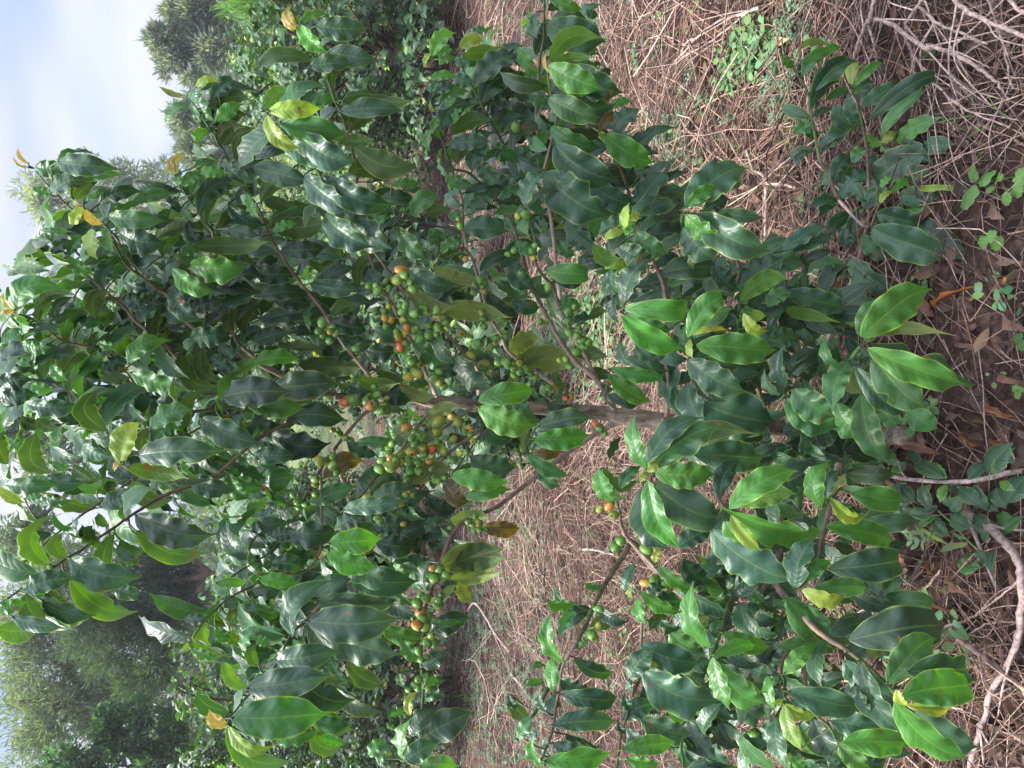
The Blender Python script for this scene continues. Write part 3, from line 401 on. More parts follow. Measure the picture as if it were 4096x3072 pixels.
class Branch: pass
branches = []
def mk_path(pts, D0, D1, n=5):
    XY = np.array(pts)
    XY = smooth_line(XY, n)
    L = np.concatenate([[0], np.cumsum(np.linalg.norm(np.diff(XY, axis=0), axis=1))]); L /= L[-1]
    D = D0 + (D1 - D0) * L
    return XY, np.array([clampD(x, y, d) for (x, y), d in zip(XY, D)]), D, L
for row in BR:
    b = Branch()
    D0, D1 = map(float, row[1].split()); r0, r1 = map(float, row[2].split()); b.fill = float(row[3])
    b.XY, b.P, b.D, b.L = mk_path([parse(s) for s in row[0].split(',')], D0, D1)
    z = np.array([zdepth(p) for p in b.P])
    b.R = (r0 + (r1 - r0) * b.L ** .8) * z / F / K
    b.leaves = MB(); b.cherries = []; b.nl = 0
    branches.append(b)
trXY, trP, trD, trL = mk_path([parse(s) for s in TRUNK], 1.52, 1.46)
l1 = mk_path([parse(s) for s in LEAD1], 1.46, 1.46); l2 = mk_path([parse(s) for s in LEAD2], 1.46, 1.5)

shrub = empty('coffee_shrub', (float(trP[0][0]), float(trP[0][1]), 0))
tag(shrub, 'large coffee shrub in the middle, its branches hung with green, yellow and orange cherries', 'shrub')
SO = np.array(shrub.location)
mb = MB()
base = trP[0].copy(); base[2] = -.05; base[1] += .02
P = smooth_line(np.vstack([base[None], trP[::3]]), 12)
P = smooth_line(P[::4] + rng.normal(0, .0018, P[::4].shape), 12)
t = np.linspace(0, 1, len(P))
R = np.interp(t, [0, .4, .53, .72, 1], [.031, .0225, .0205, .0145, .010]) * (1 + .05 * np.sin(t * 19) + .03 * np.sin(t * 47 + 1))
tube(mb, P, R * .78, 30, (1.0, 1.0, .98), rough=.012, uvs=3, ridge=.045)
trunk = mb.build('trunk', M_TRUNK, shrub, origin=None); trunk.location = -SO
for (XY, LP, LD, LL), r0 in ((l1, 9), (l2, 9)):
    z = np.array([zdepth(p) for p in LP]); RR = (14 + (7 - 14) * LL) * z / F / K
    cc = np.array([(.20, .15, .11)]) * (1 - LL[:, None]) ** 2 + np.array([(.035, .07, .03)]) * LL[:, None] ** .6
    mbl = MB(); tube(mbl, LP, RR * (1 + .12 * np.sin(np.arange(len(RR)) * 2.1)), 9, cc, rough=.03)
    o = mbl.build('stem', M_STEM, shrub); o.location = -SO

allXY = np.concatenate([b.XY for b in branches]); allI = np.concatenate([np.full(len(b.XY), i) for i, b in enumerate(branches)])
allD = np.concatenate([b.D for b in branches]); allP = np.concatenate([b.P for b in branches])
leadP = np.concatenate([l1[1], l2[1], trP]); leadXY = np.concatenate([l1[0], l2[0], trXY])
TOP = set('dbmgyok')
def hero_leaf(X0, Y0, X1, Y1, w, tone, bow=None, dD=0.0, idx=None, nseg=20):
    d2 = np.hypot(allXY[:, 0] - X0, allXY[:, 1] - Y0)
    j = int(np.argmin(d2)); bi = allI[j] if idx is None else idx
    near = d2[j]
    Dn = allD[j]
    if near > 110: Dn += .05
    if tone in 'gyo': Dn -= .045
    Lpx = math.hypot(X1 - X0, Y1 - Y0)
    Dn += dD - (0.015 if near > 10 else 0) * rng.uniform(-1.5, 1.5) - .00022 * (Lpx - 120)
    P0 = clampD(X0, Y0, Dn)
    z = zdepth(P0); Lr = Lpx * z / F
    view = nrm(C0 - P0)
    off = {'d': rng.uniform(.0, .35), 'b': rng.uniform(.15, .5), 'm': rng.uniform(.05, .4), 'g': rng.uniform(0, .35), 'y': rng.uniform(0, .3), 'o': 0.05}.get(tone, rng.uniform(-.15, .3))
    P1 = clampD(X1, Y1, max(.5, Dn - off * Lr))
    d = nrm(P1 - P0)
    if tone in 'uvp': t_ = -view + WUP * .55 + rng.normal(0, .18, 3)
    elif tone == 'b': t_ = view + WUP * 1.25 + rng.normal(0, .22, 3)
    elif tone == 'd': t_ = view + WUP * .25 + rng.normal(0, .35, 3)
    else: t_ = view + WUP * .6 + rng.normal(0, .25, 3)
    n = t_ - d * np.dot(t_, d)
    if np.linalg.norm(n) < .15: n = view
    n = nrm(n); S = np.cross(d, n)
    vis = math.sqrt(max(0, 1 - np.dot(S, view) ** 2))
    wr = w * 1.2 / K * z / F / max(.5, vis)
    P1 = P0 + (P1 - P0) * 1.1
    c = np.array(TONE[tone]) * rng.uniform(.82, 1.2) * (1 + rng.normal(0, .06, 3))
    b = branches[bi]
    bb = bow if bow is not None else rng.uniform(.05, .13) if tone in 'gbm' else rng.uniform(.10, .24)
    wr = min(wr, Lr * .75)
    leaf(b.leaves, P0, P1, wr, n, bow=bb, c=c, ns=nseg, fold=.38, ruf=.75 if tone in 'dmgb' else .5,
         curl=rng.uniform(.1, .6), cut=1.0 if rng.random() > .03 else .8)
    # leaf stalk / joining twig down to the branch
    if idx is None:
        q = allP[j]; dist = np.linalg.norm(q - P0)
        lq = leadP[int(np.argmin(np.linalg.norm(leadP - P0, axis=1)))]
        if np.linalg.norm(lq - P0) < dist: q = lq; dist = np.linalg.norm(q - P0)
        if .004 < dist < .075:
            mid = (q + P0) / 2 + WUP * dist * .1 - view * dist * .25
            b.leaves_stalk.append((np.array([P0 + d * Lr * .03, P0, mid, q]), tone))
    b.nl += 1
for b in branches: b.leaves_stalk = []
nh = 0
for key, s in LV.items():
    c_, r_ = int(key[0]), int(key[1])
    for it in s.split(';'):
        a = it.split()
        x0, y0, x1, y1, w = map(float, a[:5]); tone = a[5]; bow = float(a[6]) if len(a) > 6 else None
        X0, Y0 = tp(c_, r_, x0, y0); X1, Y1 = tp(c_, r_, x1, y1)
        hero_leaf(X0, Y0, X1, Y1, w, tone, bow); nh += 1
print('hero leaves', nh)

# leaf pairs further along the shoots, behind the ones in front
nf = 0
for bi, b in enumerate(branches):
    seg = np.linalg.norm(np.diff(b.P, axis=0), axis=1); cum = np.concatenate([[0], np.cumsum(seg)])
    s = .05
    while s < cum[-1]:
        i = min(len(b.P) - 2, int(np.searchsorted(cum, s)) - 1)
        if rng.random() < b.fill and b.L[i] > .25:
            T = nrm(b.P[i + 1] - b.P[i]); P0 = b.P[i]
            view = nrm(C0 - P0)
            P0 = P0 - view * .012
            for sg in (-1, 1):
                side = nrm(np.cross(T, view)) * sg
                d = nrm(T * rng.uniform(.1, .6) + side * .8 - view * rng.uniform(-.2, .8) + WUP * rng.uniform(-1.0, -.1) + rng.normal(0, .15, 3))
                Lr = rng.uniform(.06, .10)
                P1 = P0 + d * Lr
                if P1[2] < .03: continue
                tn = rng.choice(list('ddbbmmu'))
                n = WUP + view * rng.uniform(0, .8) + rng.normal(0, .2, 3)
                c = np.array(TONE[tn]) * rng.uniform(.75, 1.15)
                leaf(b.leaves, P0 + d * .006, P1, Lr * rng.uniform(.36, .46), n, bow=rng.uniform(.08, .3), c=c, ns=10, nc=4, ruf=.6, fold=.5); nf += 1
        s += rng.uniform(.034, .05) if b.fill > .55 else rng.uniform(.035, .055)
def inpoly(x, y, poly):
    c = False; j = len(poly) - 1
    for i in range(len(poly)):
        xi, yi = poly[i]; xj, yj = poly[j]
        if (yi > y) != (yj > y) and x < (xj - xi) * (y - yi) / (yj - yi) + xi: c = not c
        j = i
    return c
REG = [
 ([(200,1250),(420,900),(700,760),(1000,700),(1300,1000),(1380,1400),(1050,1850),(600,1980),(300,1750),(0,1750),(0,1300)], 430, 1.48, 1.8, 'dbbbmmuu'),
 ([(0,1000),(250,850),(500,1000),(620,1500),(500,1950),(200,2000),(0,1950)], 130, 1.36, 1.65, 'bbbmmuv'),
 ([(1740,330),(2330,70),(2450,500),(2850,850),(2950,1120),(2450,1220),(2000,900),(1750,650)], 260, 1.44, 1.75, 'ddbbbmu'),
 ([(2680,1120),(3300,1020),(3450,1500),(3450,1950),(3050,2150),(2900,1900),(2660,1500)], 250, 1.25, 1.5, 'dddbbm'),
 ([(850,1980),(1350,2080),(1650,2300),(1500,2550),(1300,2850),(1000,2820),(900,2500)], 260, 1.45, 1.85, 'ddbbmmuu'),
 ([(2800,2150),(3400,2050),(3600,2500),(3500,3072),(2750,3072),(2600,2650)], 230, 1.1, 1.4, 'dddbbm'),
 ([(1300,1300),(1700,1250),(2050,1500),(2000,1950),(1550,2000),(1300,1700)], 55, 1.55, 1.9, 'dmuu'),
 ([(1300,1000),(2000,1000),(2300,1250),(1900,1450),(1400,1300)], 90, 1.55, 1.95, 'ddmu'),
 ([(1250,2000),(1700,1950),(1750,2250),(1450,2350)], 70, 1.4, 1.6, 'ddmk'),
]
for poly, n, Da, Db, tones in REG:
    xs = [p[0] for p in poly]; ys = [p[1] for p in poly]; k = 0
    while k < n:
        X = rng.uniform(min(xs), max(xs)); Y = rng.uniform(min(ys), max(ys))
        if not inpoly(X, Y, poly): continue
        k += 1
        P0 = clampD(X, Y, rng.uniform(Da, Db), .06)
        bi = allI[int(np.argmin(np.linalg.norm(allP - P0, axis=1)))]
        ang = rng.uniform(0, 2 * np.pi)
        d = nrm(np.array([math.cos(ang), math.sin(ang) * .8 - .2, rng.uniform(-1.5, .1)]))
        Lr = rng.uniform(.065, .11); P1 = P0 + d * Lr
        if P1[2] < .03: continue
        view = nrm(C0 - P0)
        tn = rng.choice(list(tones))
        nn = WUP + view * .5 + rng.normal(0, .3, 3)
        leaf(branches[bi].leaves, P0, P1, Lr * rng.uniform(.36, .46), nn, bow=rng.uniform(.05, .25), c=np.array(TONE[tn]) * rng.uniform(.75, 1.15), ns=10, nc=4, ruf=.6, fold=.5); nf += 1
print('fill leaves', nf)

# ------------------------------------------------------------------ cherries
def cherry_mesh(name, mats_):
    mbc = MB()
    nu, nv = 14, 11
    th = np.linspace(0, np.pi, nv); ph = np.linspace(0, 2 * np.pi, nu, endpoint=False)
    r = np.sin(th) ** .9; zz = -np.cos(th) * 1.12
    # dimple at the far end with the dried calyx disc
    dim = np.clip((th - 2.72) / .42, 0, 1); zz = zz - dim * .10
    V = np.stack([r[:, None] * np.cos(ph), r[:, None] * np.sin(ph), np.broadcast_to(zz[:, None], (nv, nu))], -1).reshape(-1, 3) * .5
    i = np.arange(nv - 1)[:, None] * nu; j = np.arange(nu)[None]; j2 = (j + 1) % nu
    f = np.stack([i + j, i + j2, i + nu + j2, i + nu + j], -1).reshape(-1, 4)
    mbc.add(V, f, np.stack([np.repeat(th / np.pi, nu), np.tile(ph / 6.283, nv)], -1))
    a = np.linspace(0, 2 * np.pi, 10, endpoint=False)
    for (ra, za, rb, zb) in ((.13, .51, .16, .545), (.16, .545, .09, .55), (.09, .55, .02, .51)):
        A = np.stack([ra * np.cos(a), ra * np.sin(a), np.full(10, za)], -1); B = np.stack([rb * np.cos(a), rb * np.sin(a), np.full(10, zb)], -1)
        k = np.arange(10); k2 = (k + 1) % 10
        mbc.add(np.vstack([A, B]), np.stack([k, k2, 10 + k2, 10 + k], -1), mi=1)
    return mbc.build(name, mats_)
def cherry_mat(name, c1, c2, c3):
    mm, nt, nd, lk = mat(name)
    tc = nd.new('ShaderNodeTexCoord'); oi = nd.new('ShaderNodeObjectInfo')
    ad = nd.new('ShaderNodeVectorMath'); ad.operation = 'ADD'; lk.new(tc.outputs['Object'], ad.inputs[0])
    cmb = nd.new('ShaderNodeCombineXYZ'); lk.new(math_(nt, 'MULTIPLY', oi.outputs['Random'], 40.0), cmb.inputs[0]); lk.new(cmb.outputs[0], ad.inputs[1])
    n1 = N(nt, 'ShaderNodeTexNoise', i_Scale=1.3, i_Detail=2.0); lk.new(ad.outputs[0], n1.inputs['Vector'])
    col = ramp(nt, n1.outputs['Fac'], [(.34, c1), (.52, c2), (.68, c3)])
    n2 = N(nt, 'ShaderNodeTexNoise', i_Scale=9.0, i_Detail=4.0); lk.new(ad.outputs[0], n2.inputs['Vector'])
    col = mixc(nt, math_(nt, 'MULTIPLY', math_(nt, 'SUBTRACT', n2.outputs['Fac'], .64), 9.0, True), col, (.16, .12, .04))
    pb = nd.new('ShaderNodeBsdfPrincipled'); pb.inputs['Roughness'].default_value = .33
    pb.inputs['Subsurface Weight'].default_value = .12; pb.inputs['Subsurface Radius'].default_value = (.004, .004, .001)
    lk.new(col, pb.inputs['Base Color'])
    bp = N(nt, 'ShaderNodeBump', i_Strength=.12, i_Distance=.1); lk.new(n2.outputs['Fac'], bp.inputs['Height']); lk.new(bp.outputs[0], pb.inputs['Normal'])
    out = nd.new('ShaderNodeOutputMaterial'); lk.new(pb.outputs[0], out.inputs[0])
    return mm
M_CAL = bark_material('dried_calyx', (.05, .035, .02), (.14, .10, .05), scale=6, use_tint=False)
CM = {'g': cherry_mat('green_cherry_skin', (.055, .15, .018), (.085, .21, .025), (.15, .27, .035)),
      'y': cherry_mat('yellowing_cherry_skin', (.11, .20, .025), (.22, .26, .03), (.38, .28, .03)),
      'o': cherry_mat('orange_cherry_skin', (.20, .22, .03), (.38, .20, .03), (.42, .12, .03)),
      'r': cherry_mat('red_cherry_skin', (.42, .20, .03), (.46, .09, .03), (.44, .05, .03))}
proto = {k: cherry_mesh('coffee_cherry', [v, M_CAL]) for k, v in CM.items()}
for o in proto.values(): COL.objects.unlink(o)
def put_cherry(P, dia, tone, parent, up=None, loc0=None):
    o = proto[tone].copy(); COL.objects.link(o); o.parent = parent
    o.location = P if loc0 is None else P - loc0
    d = nrm(up if up is not None else nrm(C0 - P) * .6 + rng.normal(0, .6, 3) - WUP * .4)
    o.rotation_euler = Vector(d).to_track_quat('Z', 'Y').to_euler()
    s = dia * rng.uniform(.9, 1.05); o.scale = (s * rng.uniform(.86, .97), s, s * rng.uniform(1.0, 1.18))
    return o
cherries = []
for key, s in CH.items():
    for it in s.split(';'):
        a = it.split(); X, Y = tp(int(key[0]), int(key[1]), float(a[0]), float(a[1])); dia = float(a[2]) / K
        d2 = np.hypot(allXY[:, 0] - X, allXY[:, 1] - Y); j = int(np.argmin(d2))
        Dn = allD[j] + (-.085 if rng.random() < .8 else -.03)
        if d2[j] > 45: Dn += .03
        P = clampD(X, Y, Dn, .03); dm = 1.18 * dia * zdepth(P) / F
        cherries.append((allI[j], P, dm, a[3], allP[j]))
        if d2[j] < 60 and rng.random() < .7:
            P2 = P + nrm(rng.normal(0, 1, 3)) * dm * .98 + (0, .002, 0)
            cherries.append((allI[j], P2, dm * rng.uniform(.75, .95), rng.choice(list('ggggy')), allP[j]))
print('cherries', len(cherries), 'mean dia', np.mean([c[2] for c in cherries]))
cherries.sort(key=lambda c: -c[2])

# ------------------------------------------------------------------ build branches as parts, foliage and cherries as sub-parts
BROWN = np.array([(.40, .32, .25)]); GREEN = np.array([(.075, .15, .045)]); RED = np.array([(.17, .105, .075)])
stems = []
for bi, b in enumerate(branches):
    mbr = MB()
    t = b.L[:, None]; k = np.clip((t - .45) / .35, 0, 1)
    cc = (BROWN * (1 - np.clip(t * 2, 0, 1)) + RED * np.clip(t * 2, 0, 1)) * (1 - k) + GREEN * k
    P = b.P + rng.normal(0, .0006, b.P.shape)
    # finer resample with swollen nodes
    P = smooth_line(P[::2] if len(P) > 8 else P, 5); tt = np.linspace(0, 1, len(P))
    R = np.interp(tt, b.L, b.R) * (1 + .16 * np.maximum(0, np.sin(tt * len(P) * .75)) ** 4)
    cc = np.stack([np.interp(tt, b.L, cc[:, q]) for q in range(3)], -1) * rng.uniform(.85, 1.15, (len(P), 1))
    tube(mbr, P, R, 9, cc, rough=.035)
    br = mbr.build('branch', M_STEM, shrub); br.location = -SO
    for path, tone in b.leaves_stalk:
        c = (.16, .24, .07) if tone in 'gyouvp' else (.07, .12, .04)
        tube(b.leaves, smooth_line(path, 3), [.0012] * (3 * 3 + 1), 5, np.array(c) * .45, cap=False)
    if b.leaves.n:
        b.leaves.build('foliage', M_LEAF, br)
    b.obj = br
nc_ = 0
for bi, P, dm, tone, q in cherries:
    br = branches[bi].obj
    put_cherry(P, dm, tone, br)
    nc_ += 1
# little stalks of the cherries, one mesh per branch kept with the branch's calyx clusters
for bi, b in enumerate(branches):
    mine = [c for c in cherries if c[0] == bi]
    if not mine: continue
    ms = MB()
    for _, P, dm, tone, q in mine:
        dist = np.linalg.norm(P - q)
        if dist > .045: q = P + nrm(q - P) * .03 + WUP * .008
        tube(ms, smooth_line(np.array([P, (P + q) / 2 + WUP * .002, q]), 3), [.0014] * 7, 5, (.10, .16, .05), cap=False)
    ms.build('fruit_stalks', M_STEM, b.obj)['kind'] = 'stuff'
# ------------------------------------------------------------------ ground
def vnoise(x, y, s, seed=0):
    """cheap smooth value noise"""
    x = np.asarray(x) / s; y = np.asarray(y) / s
    xi = np.floor(x).astype(int); yi = np.floor(y).astype(int); fx = x - xi; fy = y - yi
    fx = fx * fx * (3 - 2 * fx); fy = fy * fy * (3 - 2 * fy)
    def h(a, b):
        n = (a * 374761393 + b * 668265263 + seed * 1442695041) & 0xffffffff
        n = ((n ^ (n >> 13)) * 1274126177) & 0xffffffff
        return ((n ^ (n >> 16)) & 0xffff) / 65535.0
    return (h(xi, yi) * (1 - fx) + h(xi + 1, yi) * fx) * (1 - fy) + (h(xi, yi + 1) * (1 - fx) + h(xi + 1, yi + 1) * fx) * fy
def gheight(x, y):
    near = np.clip(1 - (np.abs(y) - 14) / 10, 0, 1)
    h = (vnoise(x, y, .9, 1) - .5) * .09 + (vnoise(x, y, .33, 2) - .5) * .05 + (vnoise(x, y, .12, 3) - .5) * .028 + (vnoise(x, y, .045, 4) - .5) * .016
    return h * near * np.clip((np.hypot(x, y + 0) - 0) / 1, 0, 1)
xs = np.concatenate([-np.geomspace(900, 4, 24), np.linspace(-3.9, 3.9, 330), np.geomspace(4, 900, 24)])
ys = np.concatenate([-np.geomspace(300, 3, 10), [-2, -1, 0, .4], np.linspace(.6, 7.5, 330), np.geomspace(7.6, 1500, 44)])
GX, GY = np.meshgrid(xs, ys); GZ = gheight(GX, GY)
nx, ny = len(xs), len(ys)
mbg = MB(); i = np.arange(ny - 1)[:, None] * nx; j = np.arange(nx - 1)[None]
mbg.add(np.stack([GX, GY, GZ], -1).reshape(-1, 3), np.stack([i + j, i + j + 1, i + nx + j + 1, i + nx + j], -1).reshape(-1, 4))
mm, nt, nd, lk = mat('red_brown_soil')
geo = nd.new('ShaderNodeNewGeometry')
n1 = N(nt, 'ShaderNodeTexNoise', i_Scale=38.0, i_Detail=9.0, i_Roughness=.72); lk.new(geo.outputs['Position'], n1.inputs['Vector'])
n2 = N(nt, 'ShaderNodeTexNoise', i_Scale=2.2, i_Detail=4.0); lk.new(geo.outputs['Position'], n2.inputs['Vector'])
n3 = N(nt, 'ShaderNodeTexVoronoi', i_Scale=70.0); lk.new(geo.outputs['Position'], n3.inputs['Vector'])
col = ramp(nt, n1.outputs['Fac'], [(.3, (.020, .015, .013)), (.5, (.062, .041, .033)), (.66, (.14, .098, .078)), (.8, (.27, .21, .17))])
col = mixc(nt, 1.0, col, ramp(nt, n2.outputs['Fac'], [(.38, (.72, .68, .68)), (.62, (1.2, 1.08, 1.0))]), 'MULTIPLY')
sep = nd.new('ShaderNodeSeparateXYZ'); lk.new(geo.outputs['Position'], sep.inputs[0])
far = math_(nt, 'DIVIDE', math_(nt, 'SUBTRACT', sep.outputs[1], 7.0), 10.0, True)
n4 = N(nt, 'ShaderNodeTexNoise', i_Scale=1.1, i_Detail=8.0, i_Roughness=.7); lk.new(geo.outputs['Position'], n4.inputs['Vector'])
col = mixc(nt, math_(nt, 'MULTIPLY', far, .9), col, ramp(nt, n4.outputs['Fac'], [(.35, (.05, .09, .025)), (.55, (.12, .17, .05)), (.7, (.22, .20, .10))]))
hh = math_(nt, 'ADD', n1.outputs['Fac'], math_(nt, 'MULTIPLY', n3.outputs['Distance'], .6))
bp = N(nt, 'ShaderNodeBump', i_Strength=1.0, i_Distance=.012); lk.new(hh, bp.inputs['Height'])
pb = nd.new('ShaderNodeBsdfPrincipled'); pb.inputs['Roughness'].default_value = .92; pb.inputs['Specular IOR Level'].default_value = .15
lk.new(col, pb.inputs['Base Color']); lk.new(bp.outputs[0], pb.inputs['Normal'])
out = nd.new('ShaderNodeOutputMaterial'); lk.new(pb.outputs[0], out.inputs[0])
tag(mbg.build('ground', mm), kind='structure')
def G(P, h=0.0):
    P = np.array(P, float); P[..., 2] = gheight(P[..., 0], P[..., 1]) + h; return P

# ------------------------------------------------------------------ dry twig litter
TW = [np.array(c) for c in ((.46, .32, .25), (.34, .235, .19), (.56, .42, .33), (.13, .09, .075), (.66, .53, .44), (.48, .32, .25))]
def twigs(mb, nb, region, per, lr, rr, hr=.05, nseg=5, spread=.5):
    """many thin bent three-sided twigs at once, lying in loose bunches"""
    X, Y, TH = [], [], []
    for _ in range(nb):
        x, y = region(); k = int(rng.integers(max(2, per // 2), per + 1))
        th = vnoise(np.array([x + 40]), np.array([y + 40]), 1.3, 9)[0] * 7 + rng.normal(0, .5)
        X += [x] * k; Y += [y] * k; TH += list(th + rng.normal(0, spread, k))
    n = len(X); X = np.array(X) + rng.normal(0, .13, n); Y = np.array(Y) + rng.normal(0, .13, n); TH = np.array(TH)
    L = rng.uniform(*lr, n); r = rng.uniform(*rr, n) * .82; kk = rng.normal(0, 2.2, n); S1 = nseg + 1
    aa = TH[:, None] + kk[:, None] * np.linspace(-.5, .5, S1) * L[:, None] + np.cumsum(rng.normal(0, .14, (n, S1)), 1)
    st = np.stack([np.cos(aa), np.sin(aa)], -1) * (L / nseg)[:, None, None]
    P = np.cumsum(st, 1) - st.sum(1, keepdims=True) / 2 + np.stack([X, Y], -1)[:, None]
    tt = np.linspace(0, 1, S1); h0 = np.abs(rng.normal(0, hr * .55, n)); h1 = np.abs(rng.normal(0, hr * .55, n))
    z = gheight(P[..., 0], P[..., 1]) + .003 + h0[:, None] * (1 - tt) + h1[:, None] * tt + rng.uniform(0, .02, n)[:, None] * np.sin(tt * 3.14)
    P = np.concatenate([P, z[..., None]], -1)
    ok = P[..., 1].min(1) > .35
    ok &= ~((P[..., 1].mean(1) < 1.42) & (np.abs(P[..., 0].mean(1) - .02) < .42) & (rng.random(n) < .72))
    P = P[ok]; r = r[ok]; n = len(P)
    T = nrm(np.gradient(P, axis=1)); Nn = nrm(np.cross(T, WUP)); B = np.cross(T, Nn)
    th = np.array([0, 2.094, 4.189]); R = r[:, None] * np.linspace(1, .55, S1)
    V = P[:, :, None] + R[..., None, None] * (np.cos(th)[None, None, :, None] * Nn[:, :, None] + np.sin(th)[None, None, :, None] * B[:, :, None])
    f1 = np.array([(i * 3 + j, i * 3 + (j + 1) % 3, i * 3 + 3 + (j + 1) % 3, i * 3 + 3 + j) for i in range(nseg) for j in range(3)])
    f = (f1[None] + (np.arange(n) * S1 * 3)[:, None, None]).reshape(-1, 4)
    c = np.array(TW)[rng.integers(0, len(TW), n)] * rng.uniform(.4, 1.2, (n, 1)) * (1.0, .95, .92)
    mb.add(V.reshape(-1, 3), f, None, np.repeat(c, S1 * 3, 0))
def reg(x0, x1, y0, y1, pw=1.6):
    def f():
        u = rng.random(); y = y0 + (y1 - y0) * u ** pw
        w = (x1 - x0) / 2; cx = (x0 + x1) / 2
        return cx + rng.uniform(-1, 1) * w * min(1, .35 + .65 * (y / y1)), y
    return f
mbt = MB()
twigs(mbt, 760, reg(-4.2, 4.2, .9, 7.5, 1.3), 18, (.06, .42), (.0008, .0026))
twigs(mbt, 160, reg(-5, 5, 5, 10, 1.0), 14, (.2, .6), (.0015, .004))
twigs(mbt, 380, reg(-2.2, 2.2, .75, 3.6, 1.1), 18, (.03, .30), (.0006, .0020), hr=.03)
twigs(mbt, 100, reg(.3, 2.3, 1.1, 3.2, 1.0), 12, (.15, .6), (.0015, .0040), hr=.09)
twigs(mbt, 130, reg(-2.5, 2.5, 1.6, 5, 1.0), 8, (.25, .8), (.0020, .0042), hr=.09)      # brush heap on the right
twigs(mbt, 130, reg(-1.9, .2, 1.9, 4.2, 1.0), 16, (.15, .6), (.0010, .0024), hr=.09, spread=.35)
twigs(mbt, 120, reg(-.6, .5, 1.6, 2.8, 1.0), 18, (.10, .4), (.0009, .0020), hr=.07, spread=.3)
tag(mbt.build('twig_litter', M_DEAD), kind='stuff')
print('twig verts', mbt.n)

# crumbled dark leaf litter on the soil
def flat_leaf(mb, x, y, L, wd, c, ang=None, h=.004, tilt=.4, ns=5, nc=2, curl=.5, bow=.1):
    a = rng.uniform(0, 6.28) if ang is None else ang
    d = np.array([math.cos(a), math.sin(a), rng.normal(0, tilt * .5)]); d = nrm(d)
    P0 = np.array([x, y, 0.0]); z = gheight(x, y)
    P0[2] = z + h + abs(rng.normal(0, .006)) + max(0, -d[2]) * L
    n = nrm(WUP + rng.normal(0, tilt, 3))
    leaf(mb, P0, P0 + d * L, wd, n, bow=bow, c=c, ns=ns, nc=nc, curl=curl, ruf=1.2, fold=.7)
mbl = MB()
for _ in range(5200):
    u = rng.random()
    if u < .55: x = rng.uniform(-1.3, 1.5); y = .95 + 1.3 * rng.random() ** 1.2
    else: x = rng.uniform(-3, 3); y = 1.2 + 4 * rng.random()
    c = np.array([(.075, .045, .036), (.05, .032, .028), (.12, .07, .052), (.16, .10, .08)][rng.integers(0, 4)]) * rng.uniform(.6, 1.2)
    L = rng.uniform(.012, .045) * (1.5 if u < .55 else 1)
    flat_leaf(mbl, x, y, L, L * rng.uniform(.3, .6), c, ns=4, nc=2, tilt=.6, h=.002)
tag(mbl.build('leaf_litter', M_DRY), kind='stuff')

# small green weeds and clover growing through the litter
mbw = MB()
def weed(x, y, s=1.0, kind=0, c=(.07, .17, .045)):
    z = gheight(x, y); nL = rng.integers(4, 9)
    for k in range(nL):
        a = rng.uniform(0, 6.28); hgt = rng.uniform(.012, .045) * s
        st = np.array([x, y, z]); top = st + np.array([math.cos(a) * rng.uniform(.004, .02) * s, math.sin(a) * rng.uniform(.004, .02) * s, hgt])
        L = rng.uniform(.013, .024) * s if kind == 0 else rng.uniform(.009, .015) * s
        d = nrm(np.array([math.cos(a), math.sin(a), rng.uniform(-.3, .5)]))
        cc = np.array(c) * rng.uniform(.7, 1.35) * np.array([rng.uniform(.8, 1.3), 1, rng.uniform(.8, 1.4)])
        leaf(mbw, top, top + d * L, L * (.8 if kind == 0 else .5), WUP + rng.normal(0, .3, 3), c=cc, ns=4, nc=2, bow=.05, ruf=.2, curl=.1)
        if kind == 1:
            for q in range(3):
                sd = np.cross(d, WUP) * (1 if q % 2 else -1); o_ = top - d * L * (.3 + q * .6)
                leaf(mbw, o_, o_ + (d * .3 + sd * .9) * L * .9, L * .4, WUP, c=cc, ns=3, nc=2, bow=.0, ruf=.1)
